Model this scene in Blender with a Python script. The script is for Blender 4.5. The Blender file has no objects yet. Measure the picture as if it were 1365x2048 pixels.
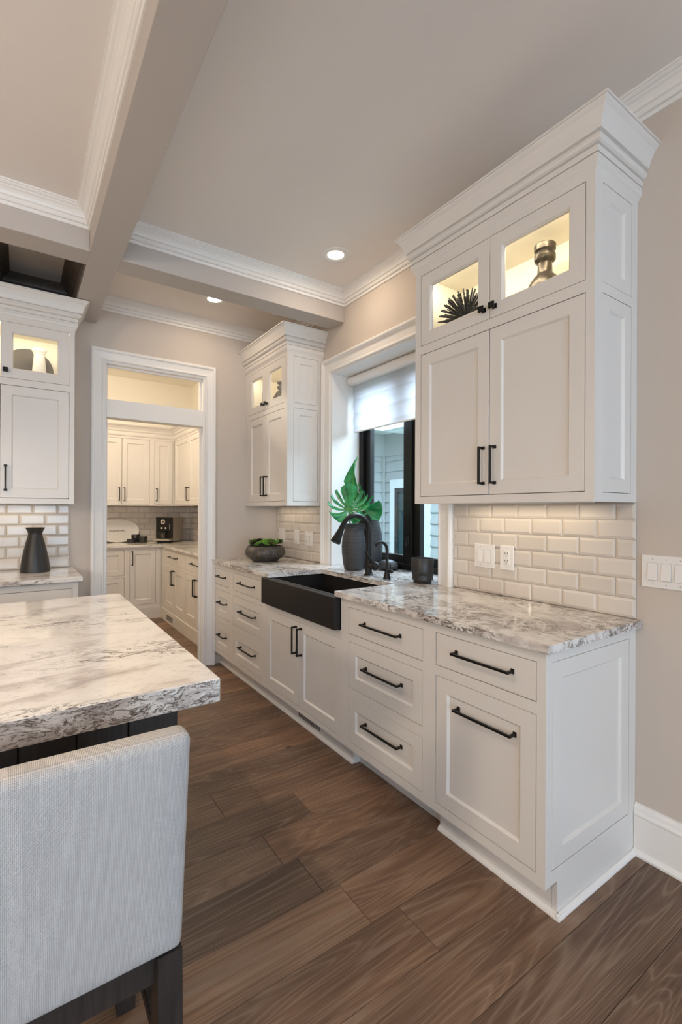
import bpy, bmesh, math, random
from mathutils import Vector, Matrix
random.seed(7)
S = bpy.context.scene
COL = S.collection
PI = math.pi

# ------------------------------------------------------------------ camera
YAW, ROLL, HC = math.radians(34.385), math.radians(.239), 1.337
_F = Vector((math.sin(YAW), math.cos(YAW), 0)); _R = Vector((math.cos(YAW), -math.sin(YAW), 0)); _U = Vector((0, 0, 1))
_r = _R * math.cos(ROLL) + _U * math.sin(ROLL); _u = -_R * math.sin(ROLL) + _U * math.cos(ROLL)
cd = bpy.data.cameras.new('camera'); cam = bpy.data.objects.new('camera', cd); COL.objects.link(cam)
cd.sensor_fit = 'HORIZONTAL'; cd.sensor_width = 36; cd.lens = 939.56 / 1365 * 36; cd.shift_y = -2.6 / 1365
cd.clip_start = .02
cam.matrix_world = Matrix(((_r.x, _u.x, -_F.x, 0), (_r.y, _u.y, -_F.y, 0), (_r.z, _u.z, -_F.z, HC), (0, 0, 0, 1)))
S.camera = cam

# ------------------------------------------------------------------ world, daylight, exposure
W = bpy.data.worlds.new('World'); S.world = W; W.use_nodes = True
W.node_tree.nodes['Background'].inputs[0].default_value = (.68, .83, 1, 1)
W.node_tree.nodes['Background'].inputs[1].default_value = 5.6
S.view_settings.view_transform = 'Standard'; S.view_settings.look = 'None'
S.view_settings.gamma = 1; S.view_settings.use_curve_mapping = False
S.view_settings.exposure = 0.1
cy = S.cycles
cy.max_bounces = 9; cy.diffuse_bounces = 5; cy.glossy_bounces = 4; cy.transparent_max_bounces = 12; cy.transmission_bounces = 6
cy.caustics_reflective = False; cy.caustics_refractive = False; cy.sample_clamp_indirect = 6

WARM = (1, .80, .60); DAY = (.52, .76, 1)

def area(name, loc, rot, sx, sy, power, color, shape='RECTANGLE', spread=PI, parent=None):
    l = bpy.data.lights.new(name, 'AREA'); l.shape = shape; l.size = sx; l.size_y = sy
    l.energy = power; l.color = color; l.spread = spread
    o = bpy.data.objects.new(name, l); COL.objects.link(o); o.location = loc; o.rotation_euler = rot
    if parent: o.parent = parent
    return o

# daylight entering through the tall windows behind the camera
for xx in (-1.9, .55):
    area('rear_window_daylight', (xx, -3.42, 1.35), (PI / 2, 0, 0), 1.9, 2.2, 16, DAY)
# sky light falling into the courtyard, entering through the window over the sink
area('courtyard_daylight', (3.35, 2.5, 2.78), (0, .64, 0), 1.2, 3.0, 150, (.76, .87, 1))

# ------------------------------------------------------------------ materials
def mat(name, col=(.8, .8, .8), rough=.5, metal=0, spec=.5, **kw):
    m = bpy.data.materials.new(name); m.use_nodes = True
    b = m.node_tree.nodes['Principled BSDF']
    b.inputs['Base Color'].default_value = (*col, 1); b.inputs['Roughness'].default_value = rough
    b.inputs['Metallic'].default_value = metal; b.inputs['Specular IOR Level'].default_value = spec
    for k, v in kw.items(): b.inputs[k.replace('_', ' ')].default_value = v
    return m

class N:
    """small node helper"""
    def __init__(s, m): s.m = m; s.t = m.node_tree; s.b = s.t.nodes['Principled BSDF']
    def n(s, typ, ins=None, **props):
        x = s.t.nodes.new(typ)
        for k, v in props.items(): setattr(x, k, v)
        for k, v in (ins or {}).items():
            if isinstance(v, bpy.types.NodeSocket): s.t.links.new(v, x.inputs[k])
            else: x.inputs[k].default_value = v
        return x
    def coord(s, out='Object', scale=(1, 1, 1), loc=None):
        c = s.n('ShaderNodeTexCoord'); mp = s.n('ShaderNodeMapping', {'Vector': c.outputs[out], 'Scale': scale})
        if loc is not None: s.t.links.new(loc, mp.inputs['Location'])
        return mp.outputs[0]
    def ramp(s, fac, stops, interp='LINEAR'):
        r = s.n('ShaderNodeValToRGB', {'Fac': fac}); e = r.color_ramp; e.interpolation = interp
        while len(e.elements) < len(stops): e.elements.new(.5)
        for el, (p, c) in zip(e.elements, stops):
            el.position = p; el.color = (*c, 1) if len(c) == 3 else c
        return r.outputs[0]
    def mix(s, fac, a, b, mode='MIX'):
        x = s.t.nodes.new('ShaderNodeMix'); x.data_type = 'RGBA'; x.blend_type = mode
        for i, v in ((0, fac), (6, a), (7, b)):
            if isinstance(v, bpy.types.NodeSocket): s.t.links.new(v, x.inputs[i])
            elif i == 0: x.inputs[0].default_value = v
            else: x.inputs[i].default_value = (*v, 1)
        return x.outputs[2]
    def link(s, out, inp): s.t.links.new(out, s.b.inputs[inp])
    def bump(s, h, strength=.2, dist=.002):
        b = s.n('ShaderNodeBump', {'Height': h, 'Strength': strength, 'Distance': dist}); s.t.links.new(b.outputs[0], s.b.inputs['Normal'])

def paint(name, col, rough, bump=.04, sc=220):
    m = mat(name, col, rough); n = N(m)
    no = n.n('ShaderNodeTexNoise', {'Vector': n.coord(), 'Scale': sc, 'Detail': 2}); n.bump(no.outputs[0], bump, .001)
    big = n.n('ShaderNodeTexNoise', {'Vector': n.coord(), 'Scale': 1.7, 'Detail': 2})
    n.link(n.mix(big.outputs[0], tuple(c * .985 for c in col), tuple(min(1, c * 1.015) for c in col)), 'Base Color')
    return m

M = {}
M['cab'] = paint('cabinet_paint', (.71, .675, .635), .38, .02)
M['trim'] = paint('trim_paint', (.80, .775, .745), .36, .02)
M['wall'] = paint('wall_paint', (.56, .492, .43), .75, .10, 300)
M['ceil'] = paint('ceiling_paint', (.82, .765, .72), .8, .06, 300)
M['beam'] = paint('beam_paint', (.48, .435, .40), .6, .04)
M['cream'] = paint('pantry_wall_paint', (.86, .82, .73), .7, .08)
M['interior'] = paint('cabinet_interior', (.84, .79, .68), .5, .02)
M['black'] = mat('matte_black_metal', (.012, .011, .010), .42, .3, .35)
M['blackflat'] = mat('matte_black_composite', (.013, .0115, .011), .5, 0, .28)
M['plastic'] = mat('white_plastic', (.80, .77, .74), .35)
M['shadow_and_screw'] = mat('shadow_and_screw_grey', (.38, .36, .34), .5)  # even grey: the screws, and a painted shadow line round each rocker
M['slot'] = mat('dark_slot', (.03, .028, .026), .6)
M['dark'] = mat('dark_gap', (.05, .045, .04), .8)
M['silver'] = mat('silver_plastic', (.42, .38, .34), .35, .5)
M['chrome'] = mat('chrome', (.75, .72, .68), .2, 1)

# dark stained wood (island, stool) and the dark brown coffer trim
def darkwood(name, a, b, rough=.45):
    m = mat(name, a, rough); n = N(m)
    no = n.n('ShaderNodeTexNoise', {'Vector': n.coord(scale=(30, 30, 2.2)), 'Scale': 3, 'Detail': 6, 'Distortion': .6})
    n.link(n.ramp(no.outputs[0], [(.3, a), (.7, b)]), 'Base Color'); n.bump(no.outputs[0], .15, .001)
    return m
M['darkwood'] = darkwood('espresso_wood', (.016, .011, .009), (.034, .025, .020))
M['browntrim'] = darkwood('dark_brown_trim', (.085, .062, .048), (.15, .115, .09), .5)

# oak floor planks: every plank object varies by its own random value
def oak():
    m = mat('oak_floor', (.2, .13, .09), .42); n = N(m)
    oi = n.n('ShaderNodeObjectInfo'); rnd = oi.outputs['Random']
    off = n.n('ShaderNodeCombineXYZ'); mul = n.n('ShaderNodeMath', {0: rnd, 1: 37.0}, operation='MULTIPLY')
    n.t.links.new(mul.outputs[0], off.inputs[0]); n.t.links.new(mul.outputs[0], off.inputs[2])
    v = n.coord(scale=(1, 1, 1), loc=off.outputs[0])
    st = n.n('ShaderNodeMapping', {'Vector': v, 'Scale': (.62, 7, 7)})
    warp = n.n('ShaderNodeTexNoise', {'Vector': st.outputs[0], 'Scale': .9, 'Detail': 2, 'Distortion': .6})
    rings = n.n('ShaderNodeMath', {0: warp.outputs[0], 1: 17.0}, operation='MULTIPLY')
    fr = n.n('ShaderNodeMath', {0: rings.outputs[0]}, operation='FRACT')
    tri = n.n('ShaderNodeMath', {0: fr.outputs[0], 1: .5}, operation='SUBTRACT'); tri2 = n.n('ShaderNodeMath', {0: tri.outputs[0]}, operation='ABSOLUTE')
    fine = n.n('ShaderNodeTexNoise', {'Vector': n.n('ShaderNodeMapping', {'Vector': v, 'Scale': (3.2, 170, 40)}).outputs[0], 'Scale': 1.3, 'Detail': 4})
    blot = n.n('ShaderNodeTexNoise', {'Vector': n.n('ShaderNodeMapping', {'Vector': v, 'Scale': (1, 3.2, 1)}).outputs[0], 'Scale': 2.2, 'Detail': 3})
    base = n.ramp(blot.outputs[0], [(.25, (.090, .049, .029)), (.5, (.158, .092, .056)), (.75, (.235, .148, .095))])
    tone = n.ramp(rnd, [(0, (.74, .71, .70)), (.35, (1, 1, 1)), (.7, (1.08, 1.0, .95)), (1, (1.6, 1.52, 1.40))])
    c = n.mix(1.0, base, tone, 'MULTIPLY')
    c = n.mix(n.ramp(tri2.outputs[0], [(0, (.27, .27, .27)), (.07, (.15, .15, .15)), (.16, (0, 0, 0))]), c, (.40, .31, .235))
    c = n.mix(n.ramp(tri2.outputs[0], [(.30, (0, 0, 0)), (.5, (.38, .38, .38))]), c, (.075, .042, .026))
    c = n.mix(n.ramp(fine.outputs[0], [(.52, (0, 0, 0)), (.72, (.30, .30, .30))]), c, (.36, .27, .20))
    c = n.mix(n.ramp(fine.outputs[0], [(.28, (.34, .34, .34)), (.42, (0, 0, 0))]), c, (.045, .026, .018))
    kn = n.n('ShaderNodeTexVoronoi', {'Vector': n.n('ShaderNodeMapping', {'Vector': v, 'Scale': (1.2, 2.6, 1)}).outputs[0], 'Scale': 1.5})
    c = n.mix(n.ramp(kn.outputs[0], [(.02, (.9, .9, .9)), (.06, (0, 0, 0))]), c, (.018, .011, .008))
    n.link(c, 'Base Color')
    n.link(n.ramp(fine.outputs[0], [(.3, (.50, .50, .50)), (.7, (.36, .36, .36))]), 'Roughness')
    n.bump(fine.outputs[0], .18, .0012)
    return m
M['oak'] = oak()

# quartz worktop with brown and charcoal veining, stretched along one axis
def quartz(name, stretch, off=0.0, light=0.0):
    m = mat(name, (.7, .67, .63), .10); n = N(m)
    v = n.coord(scale=stretch)
    wv = n.n('ShaderNodeTexNoise', {'Vector': v, 'Scale': 3.0, 'Detail': 3})
    va = n.n('ShaderNodeVectorMath', {0: v, 1: n.n('ShaderNodeVectorMath', {0: wv.outputs['Color'], 3: .55}, operation='SCALE').outputs[0]}, operation='ADD').outputs[0]
    cl = n.n('ShaderNodeTexNoise', {'Vector': va, 'Scale': 3.4, 'Detail': 7, 'Roughness': .62})
    base = n.ramp(cl.outputs[0], [(.30 - light, (.34, .30, .28)), (.42 - light, (.56, .51, .48)), (.53 - light, (.76, .725, .69)), (.8, (.84, .82, .79))])
    patch = n.n('ShaderNodeTexNoise', {'Vector': v, 'Scale': 2.1, 'Detail': 3})
    pm = n.ramp(patch.outputs[0], [(.42 + off, (0, 0, 0)), (.56 + off, (1, 1, 1))])
    vn = n.n('ShaderNodeTexNoise', {'Vector': va, 'Scale': 12, 'Detail': 10, 'Roughness': .72, 'Distortion': .9})
    vm = n.ramp(vn.outputs[0], [(.50, (0, 0, 0)), (.555, (1, 1, 1)), (.575, (1, 1, 1)), (.625, (0, 0, 0))])
    msk = n.mix(1.0, pm, vm, 'MULTIPLY')
    c = n.mix(msk, base, (.11, .082, .064))
    vn2 = n.n('ShaderNodeTexNoise', {'Vector': va, 'Scale': 26, 'Detail': 7, 'Roughness': .74})
    m2 = n.mix(1.0, n.ramp(vn2.outputs[0], [(.555, (0, 0, 0)), (.63, (1, 1, 1))]), n.ramp(patch.outputs[0], [(.40 + off, (.22 - off, .22 - off, .22 - off)), (.58 + off, (1, 1, 1))]), 'MULTIPLY')
    c = n.mix(m2, c, (.055, .045, .042))
    sp = n.n('ShaderNodeTexNoise', {'Vector': v, 'Scale': 70, 'Detail': 3})
    c = n.mix(n.ramp(sp.outputs[0], [(.66, (0, 0, 0)), (.72, (.55, .55, .55))]), c, (.20, .165, .14))
    n.link(c, 'Base Color')
    return m
M['quartz_x'] = quartz('quartz_veined_lengthwise', (1.15, 2.4, 4.6), .09, .07)
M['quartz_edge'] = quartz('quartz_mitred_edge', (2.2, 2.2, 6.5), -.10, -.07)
M['quartz_y'] = quartz('quartz_veined_run', (2.3, 1.35, 3.6))

# glazed tile, grout
M['tile'] = mat('glazed_tile', (.66, .60, .535), .12, 0, .5)
_n = N(M['tile']); _oi = _n.n('ShaderNodeObjectInfo')
_n.link(_n.ramp(_oi.outputs['Random'], [(0, (.615, .555, .49)), (1, (.69, .63, .565))]), 'Base Color')
M['grout'] = mat('grout', (.44, .39, .34), .85)
# stool linen
m = mat('linen', (.60, .575, .56), .9); n = N(m)
v = n.coord(scale=(1, 1, 1))
w1 = n.n('ShaderNodeTexWave', {'Vector': v, 'Scale': 128, 'Distortion': .6, 'Detail Scale': 3}, bands_direction='X')
w2 = n.n('ShaderNodeTexWave', {'Vector': v, 'Scale': 128, 'Distortion': .6, 'Detail Scale': 3}, bands_direction='Z')
wm = n.mix(1.0, w1.outputs[0], w2.outputs[0], 'ADD')
slub = n.n('ShaderNodeTexNoise', {'Vector': n.coord(scale=(90, 90, 5)), 'Scale': 2, 'Detail': 3})
spk = n.n('ShaderNodeTexNoise', {'Vector': v, 'Scale': 420, 'Detail': 1})
c = n.mix(n.ramp(wm, [(.15, (0, 0, 0)), (.9, (1, 1, 1))]), (.28, .27, .265), (.57, .54, .525))
c = n.mix(n.ramp(slub.outputs[0], [(.35, (.35, .35, .35)), (.6, (0, 0, 0))]), c, (.37, .355, .345))
c = n.mix(n.ramp(spk.outputs[0], [(.72, (0, 0, 0)), (.78, (.6, .6, .6))]), c, (.24, .22, .21))
n.link(c, 'Base Color'); n.bump(wm, .5, .0012); M['linen'] = m
M['seam'] = mat('linen_seam', (.42, .40, .39), .9)
# clear window/cabinet glass: transparent with a surface reflection
def glass(name, tint=(1, 1, 1), refl=.9):
    m = bpy.data.materials.new(name); m.use_nodes = True; t = m.node_tree; t.nodes.clear()
    o = t.nodes.new('ShaderNodeOutputMaterial'); a = t.nodes.new('ShaderNodeBsdfTransparent'); g = t.nodes.new('ShaderNodeBsdfGlossy'); x = t.nodes.new('ShaderNodeMixShader'); f = t.nodes.new('ShaderNodeMath'); lw = t.nodes.new('ShaderNodeLayerWeight'); pw_ = t.nodes.new('ShaderNodeMath')
    a.inputs[0].default_value = (*tint, 1); g.inputs['Roughness'].default_value = .02; g.inputs[0].default_value = (refl, refl, refl, 1); lw.inputs[0].default_value = .5; pw_.operation = 'POWER'; pw_.inputs[1].default_value = 4.0; f.operation = 'MULTIPLY_ADD'; f.inputs[1].default_value = .7; f.inputs[2].default_value = .035
    t.links.new(lw.outputs['Facing'], pw_.inputs[0]); t.links.new(pw_.outputs[0], f.inputs[0])
    t.links.new(f.outputs[0], x.inputs[0]); t.links.new(a.outputs[0], x.inputs[1]); t.links.new(g.outputs[0], x.inputs[2]); t.links.new(x.outputs[0], o.inputs[0])
    return m
M['glass'] = glass('clear_glass'); M['winglass'] = glass('window_glass', (.93, .98, 1))
M['lamp'] = mat('lamp_lens', (1, .9, .75), .5); _b = M['lamp'].node_tree.nodes['Principled BSDF']
_b.inputs['Emission Color'].default_value = (1, .90, .74, 1); _b.inputs['Emission Strength'].default_value = 6
M['led'] = mat('led_lens', (1, .9, .75), .5); _b = M['led'].node_tree.nodes['Principled BSDF']
_b.inputs['Emission Color'].default_value = (1, .86, .62, 1); _b.inputs['Emission Strength'].default_value = 3
# shade fabric
m = bpy.data.materials.new('shade_fabric'); m.use_nodes = True; t = m.node_tree; b = t.nodes['Principled BSDF']
b.inputs['Base Color'].default_value = (.82, .82, .84, 1); b.inputs['Roughness'].default_value = .9
tr = t.nodes.new('ShaderNodeBsdfTranslucent'); tr.inputs[0].default_value = (.85, .87, .92, 1); mx = t.nodes.new('ShaderNodeMixShader'); mx.inputs[0].default_value = .45
t.links.new(b.outputs[0], mx.inputs[1]); t.links.new(tr.outputs[0], mx.inputs[2]); t.links.new(mx.outputs[0], t.nodes['Material Output'].inputs[0]); M['shade'] = m
# leaf green
m = mat('monstera_leaf', (.02, .16, .05), .24, 0, .7); n = N(m)
no = n.n('ShaderNodeTexNoise', {'Vector': n.coord(), 'Scale': 14, 'Detail': 3})
n.link(n.ramp(no.outputs[0], [(.3, (.010, .12, .035)), (.5, (.022, .26, .080)), (.72, (.05, .40, .14))]), 'Base Color'); M['leaf'] = m
M['leafvein'] = mat('leaf_vein', (.12, .36, .07), .4)
M['succ'] = mat('succulent_green', (.12, .30, .03), .45); M['succ2'] = mat('succulent_olive', (.075, .10, .02), .5); M['succ3'] = mat('succulent_dark', (.030, .022, .015), .5)
# ribbed pottery
def pottery(name, a, b, sc, rough=.5, metal=0, bump=.5, noise=0):
    m = mat(name, a, rough, metal); n = N(m)
    no = n.n('ShaderNodeTexNoise', {'Vector': n.coord(scale=sc), 'Scale': 1, 'Detail': 4, 'Roughness': .6})
    n.link(n.ramp(no.outputs[0], [(.35, a), (.7, b)]), 'Base Color'); n.bump(no.outputs[0], bump, .003)
    return m
M['charcoal_pot'] = pottery('charcoal_pottery', (.030, .030, .032), (.055, .055, .058), (6, 6, 170), .5)
M['black_pot'] = pottery('black_ceramic', (.014, .013, .012), (.022, .020, .019), (3, 3, 3), .42, 0, .05)
M['bowl'] = pottery('textured_bowl', (.022, .018, .015), (.13, .11, .095), (85, 85, 9), .45, .3, .9)
M['bronze'] = pottery('aged_bronze', (.045, .036, .026), (.11, .09, .065), (30, 30, 30), .32, .7, .2)
M['sticks'] = mat('black_sticks', (.020, .018, .016), .6)
M['whiteceramic'] = mat('white_ceramic', (.70, .68, .65), .35)
M['taupe'] = pottery('taupe_plate', (.055, .046, .038), (.085, .072, .058), (9, 9, 9), .45, .2, .1)
M['siding'] = paint('siding_paint', (.42, .46, .475), .6, .05)
M['exttrim'] = paint('exterior_trim', (.80, .86, .88), .5, .02)
M['extdark'] = mat('exterior_window_frame', (.02, .025, .03), .4)
M['extglass'] = mat('exterior_glass', (.02, .06, .07), .08)
M['lawn'] = mat('courtyard_ground', (.10, .22, .08), .9)
M['ink'] = mat('platter_lettering', (.05, .04, .035), .7)
M['machine'] = mat('gloss_black_plastic', (.006, .006, .006), .3, 0, .3)
M['thinglass'] = glass('mug_glass', (.92, .9, .86))
M['soil'] = mat('potting_soil', (.02, .015, .01), .9)

# ------------------------------------------------------------------ builders
def link(o): COL.objects.link(o); return o
def tag(o, label=None, cat=None, group=None, kind=None):
    if label: o['label'] = label
    if cat: o['category'] = cat
    if group: o['group'] = group
    if kind: o['kind'] = kind
    return o
def empty(name, loc=(0, 0, 0), rz=0, **k):
    o = link(bpy.data.objects.new(name, None)); o.location = loc; o.rotation_euler = (0, 0, rz); o.empty_display_size = .05
    return tag(o, **k)
def obj(name, me, m, parent=None, loc=(0, 0, 0), rot=(0, 0, 0), **k):
    if isinstance(me, MB): me = me.mesh(name)
    if m is not None and not me.materials: me.materials.append(M[m] if isinstance(m, str) else m)
    o = link(bpy.data.objects.new(name, me)); o.location = loc; o.rotation_euler = rot
    if parent: o.parent = parent
    return tag(o, **k)

class MB:
    """collects geometry for one mesh"""
    def __init__(s): s.bm = bmesh.new(); s.bev = 0; s.smooth = False
    def quad(s, *p):
        return s.bm.faces.new([s.bm.verts.new(q) for q in p])
    def box(s, x0, x1, y0, y1, z0, z1, bev=0):
        x0, x1 = sorted((x0, x1)); y0, y1 = sorted((y0, y1)); z0, z1 = sorted((z0, z1))
        v = [s.bm.verts.new(p) for p in ((x0, y0, z0), (x1, y0, z0), (x1, y1, z0), (x0, y1, z0), (x0, y0, z1), (x1, y0, z1), (x1, y1, z1), (x0, y1, z1))]
        fs = [s.bm.faces.new([v[i] for i in f]) for f in ((0, 3, 2, 1), (4, 5, 6, 7), (0, 1, 5, 4), (1, 2, 6, 5), (2, 3, 7, 6), (3, 0, 4, 7))]
        if bev:
            bmesh.ops.bevel(s.bm, geom=list({e for f in fs for e in f.edges}), offset=bev, segments=1 if bev < .004 else 3, affect='EDGES', profile=.5)
        return s
    def poly(s, pts, z0, z1, bev=0):
        """prism over an XY outline (counter-clockwise)"""
        a = [s.bm.verts.new((x, y, z0)) for x, y in pts]; b = [s.bm.verts.new((x, y, z1)) for x, y in pts]; n = len(pts)
        fs = [s.bm.faces.new(a[::-1]), s.bm.faces.new(b)] + [s.bm.faces.new((a[i], a[(i + 1) % n], b[(i + 1) % n], b[i])) for i in range(n)]
        if bev: bmesh.ops.bevel(s.bm, geom=list({e for f in fs for e in f.edges}), offset=bev, segments=2, affect='EDGES', profile=.5)
        return s
    def sweep(s, path, prof, mapper=lambda a, b, c: (a, b, c), closed=False):
        """profile (offset to the left of the path, height) swept with mitred corners"""
        n = len(path); rings = []
        for i, p in enumerate(path):
            ds = []
            if closed or i > 0: q = path[i - 1]; ds.append((p[0] - q[0], p[1] - q[1]))
            if closed or i < n - 1: q = path[(i + 1) % n]; ds.append((q[0] - p[0], q[1] - p[1]))
            ns = [(-d[1] / math.hypot(*d), d[0] / math.hypot(*d)) for d in ds]
            if len(ns) == 2:
                k = 1 + ns[0][0] * ns[1][0] + ns[0][1] * ns[1][1]; m_ = ((ns[0][0] + ns[1][0]) / k, (ns[0][1] + ns[1][1]) / k)
            else: m_ = ns[0]
            rings.append([s.bm.verts.new(mapper(p[0] + m_[0] * o, p[1] + m_[1] * o, h)) for o, h in prof])
        m2 = len(prof)
        for i in range(n if closed else n - 1):
            A, B = rings[i], rings[(i + 1) % n]
            for j in range(m2 - 1): s.bm.faces.new((A[j], A[j + 1], B[j + 1], B[j]))
        if not closed:
            for r in (rings[0], rings[-1]):
                try: s.bm.faces.new(r)
                except ValueError: pass
        return s
    def lathe(s, prof, seg=40, cx=0, cy_=0, z0=0, cap=True, squash=None):
        rings = []
        for r, z in prof:
            rings.append([s.bm.verts.new((cx + r * math.cos(2 * PI * i / seg), cy_ + r * math.sin(2 * PI * i / seg), z0 + z)) for i in range(seg)])
        for A, B in zip(rings, rings[1:]):
            for i in range(seg): s.bm.faces.new((A[i], A[(i + 1) % seg], B[(i + 1) % seg], B[i]))
        if cap:
            s.bm.faces.new(rings[0][::-1]); s.bm.faces.new(rings[-1])
        s.smooth = True
        return s
    def tube(s, pts, r, seg=12, cap=True):
        pts = [Vector(p) for p in pts]; rr = r if isinstance(r, (list, tuple)) else [r] * len(pts); rings = []; up = None
        for i, p in enumerate(pts):
            d = (pts[min(i + 1, len(pts) - 1)] - pts[max(i - 1, 0)]).normalized()
            if up is None: up = Vector((0, 0, 1)) if abs(d.z) < .9 else Vector((1, 0, 0))
            a = d.cross(up).normalized(); up = a.cross(d).normalized()
            rings.append([s.bm.verts.new(p + (a * math.cos(2 * PI * k / seg) + up * math.sin(2 * PI * k / seg)) * rr[i]) for k in range(seg)])
        for A, B in zip(rings, rings[1:]):
            for i in range(seg): s.bm.faces.new((A[i], A[(i + 1) % seg], B[(i + 1) % seg], B[i]))
        if cap:
            s.bm.faces.new(rings[0][::-1]); s.bm.faces.new(rings[-1])
        s.smooth = True
        return s
    def sphere(s, c, r, seg=16):
        bmesh.ops.create_uvsphere(s.bm, u_segments=seg, v_segments=seg // 2, radius=r, matrix=Matrix.Translation(c)); s.smooth = True
        return s
    def mesh(s, name):
        bmesh.ops.recalc_face_normals(s.bm, faces=s.bm.faces[:])
        me = bpy.data.meshes.new(name); s.bm.to_mesh(me); s.bm.free()
        if s.smooth:
            for p in me.polygons: p.use_smooth = True
            me.set_sharp_from_angle(angle=math.radians(38))
        return me

def struct(name, mb, m, parent=None, **k):
    o = obj(name, mb, m, parent, **k)
    if parent is None: o['kind'] = 'structure'
    return o

RZ = -PI / 2   # things on the right wall face -X

# ================================================================== SETTING
XW, YB, ZC = 2.01, 4.0, 2.965
XL, YR = -4.5, -3.5
# ---- floor: subfloor plus one plank object per board
floor = struct('floor', MB().box(XL, 2.4, YR, 6.9, -.10, -.014), 'dark')
PW = .1915
plank_cache = {}
def plank(L):
    k = round(L, 2)
    if k not in plank_cache:
        mb = MB(); mb.box(0, k - .0012, .0005, PW - .0005, -.014, 0, .0011); plank_cache[k] = mb.mesh('plank'); plank_cache[k].materials.append(M['oak'])
    return plank_cache[k]
starts = {1.19: .948, 1.775: 1.073, 1.97: .743}
y = .625 - PW * 3
rows = 0
while y < 6.7:
    x1max = XW
    key = [v for k_, v in starts.items() if abs(k_ - y) < .03]
    x = key[0] if key else random.uniform(-1.2, .3) if rows % 2 else random.uniform(.2, 1.2)
    xs = [x]
    while xs[-1] < x1max: xs.append(xs[-1] + 1.9)
    lo = -2.6 if y < 4.0 else -.3
    while xs[0] > lo: xs.insert(0, xs[0] - random.choice((1.5, 1.9, 2.2)))
    for a, b in zip(xs, xs[1:]):
        a_, b_ = max(a, lo), min(b, XW)
        if b_ - a_ > .03: obj('plank', plank(b_ - a_), None, floor, (a_, y, 0))
    y += PW; rows += 1
# ---- walls
wr = MB()
for y0, y1, z0, z1 in ((YR, 1.922, 0, ZC), (3.08, 6.9, 0, 3.08), (1.922, 3.08, 0, .880), (1.922, 3.08, 2.415, ZC)): wr.box(XW, 2.38, y0, y1, z0, z1)
wall_right = struct('wall_right', wr, 'wall')
wb = MB()
for x0, x1, z0, z1 in ((XL, .53, 0, 3.08), (1.315, XW, 0, 3.08), (.53, 1.315, 2.482, 3.08)): wb.box(x0, x1, YB, 4.12, z0, z1)
wall_back = struct('wall_back', wb, 'wall')
wl = MB()
wl.box(XL - .12, XL, YR, YB, 0, ZC)
struct('wall_left', wl, 'wall')
wq = MB()
for x0, x1, z0, z1 in ((XL, -2.85, 0, ZC), (-.95, -.4, 0, ZC), (1.5, 2.38, 0, ZC), (-2.85, -.95, 0, .25), (-2.85, -.95, 2.45, ZC), (-.4, 1.5, 0, .25), (-.4, 1.5, 2.45, ZC)): wq.box(x0, x1, YR - .12, YR, z0, z1)
struct('wall_rear', wq, 'wall')
pw = MB(); pw.box(-.42, -.3, 4.12, 6.9, 0, 3.08); struct('wall_pantry_left', pw, 'cream')
pw = MB(); pw.box(-.3, XW, 6.72, 6.9, 0, 3.08); wall_pantry = struct('wall_pantry_back', pw, 'cream')
pw = MB(); pw.box(XW - .006, XW, 4.12, 6.72, 0, 3.08); struct('wall_pantry_right', pw, 'cream')
# ---- ceiling, beams and crown mouldings
ceiling = struct('ceiling', MB().box(XL, 2.38, YR, 4.12, ZC, ZC + .12), 'ceil')
struct('ceiling_pantry', MB().box(-.42, XW, 4.12, 6.9, 3.08, 3.2), 'cream')
ZB = 2.75
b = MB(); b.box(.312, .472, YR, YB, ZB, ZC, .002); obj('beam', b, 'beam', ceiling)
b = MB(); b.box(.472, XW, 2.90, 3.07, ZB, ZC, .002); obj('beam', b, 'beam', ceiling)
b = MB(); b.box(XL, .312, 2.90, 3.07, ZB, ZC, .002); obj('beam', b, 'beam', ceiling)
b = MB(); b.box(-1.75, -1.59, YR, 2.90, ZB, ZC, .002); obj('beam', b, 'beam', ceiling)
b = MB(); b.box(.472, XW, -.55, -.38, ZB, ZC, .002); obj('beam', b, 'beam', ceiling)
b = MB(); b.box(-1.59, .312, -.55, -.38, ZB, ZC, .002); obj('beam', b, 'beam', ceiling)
CP = [(0, ZC - .102), (.007, ZC - .102), (.010, ZC - .097), (.010, ZC - .088), (.005, ZC - .087), (.005, ZC - .083), (.015, ZC - .081), (.020, ZC - .074), (.021, ZC - .066), (.015, ZC - .064), (.015, ZC - .060), (.024, ZC - .056), (.029, ZC - .044), (.037, ZC - .033), (.047, ZC - .026), (.047, ZC - .021), (.056, ZC - .018), (.062, ZC - .013), (.062, ZC - .009), (.068, ZC - .008), (.068, ZC), (0, ZC)]
def crown(path, m='trim', closed=True, pts=CP): return obj('crown_molding', MB().sweep(path, pts, closed=closed), m, ceiling)
crown([(XW, -.38), (XW, 2.90), (.472, 2.90), (.472, -.38)])
crown([(XW, 3.07), (XW, YB), (.472, YB), (.472, 3.07)])
crown([(.312, -.38), (.312, 2.90), (-1.59, 2.90), (-1.59, -.38)])
# little coffer over the left cabinet, lined and trimmed in dark brown
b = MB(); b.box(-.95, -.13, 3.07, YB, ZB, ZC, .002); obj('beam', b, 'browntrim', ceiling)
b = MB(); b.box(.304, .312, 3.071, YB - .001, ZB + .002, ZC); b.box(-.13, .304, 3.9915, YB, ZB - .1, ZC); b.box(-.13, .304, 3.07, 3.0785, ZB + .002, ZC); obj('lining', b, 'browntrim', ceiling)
crown([(.304, 3.0785), (.304, 3.9915), (-.13, 3.9915), (-.13, 3.0785)], 'browntrim')
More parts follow.
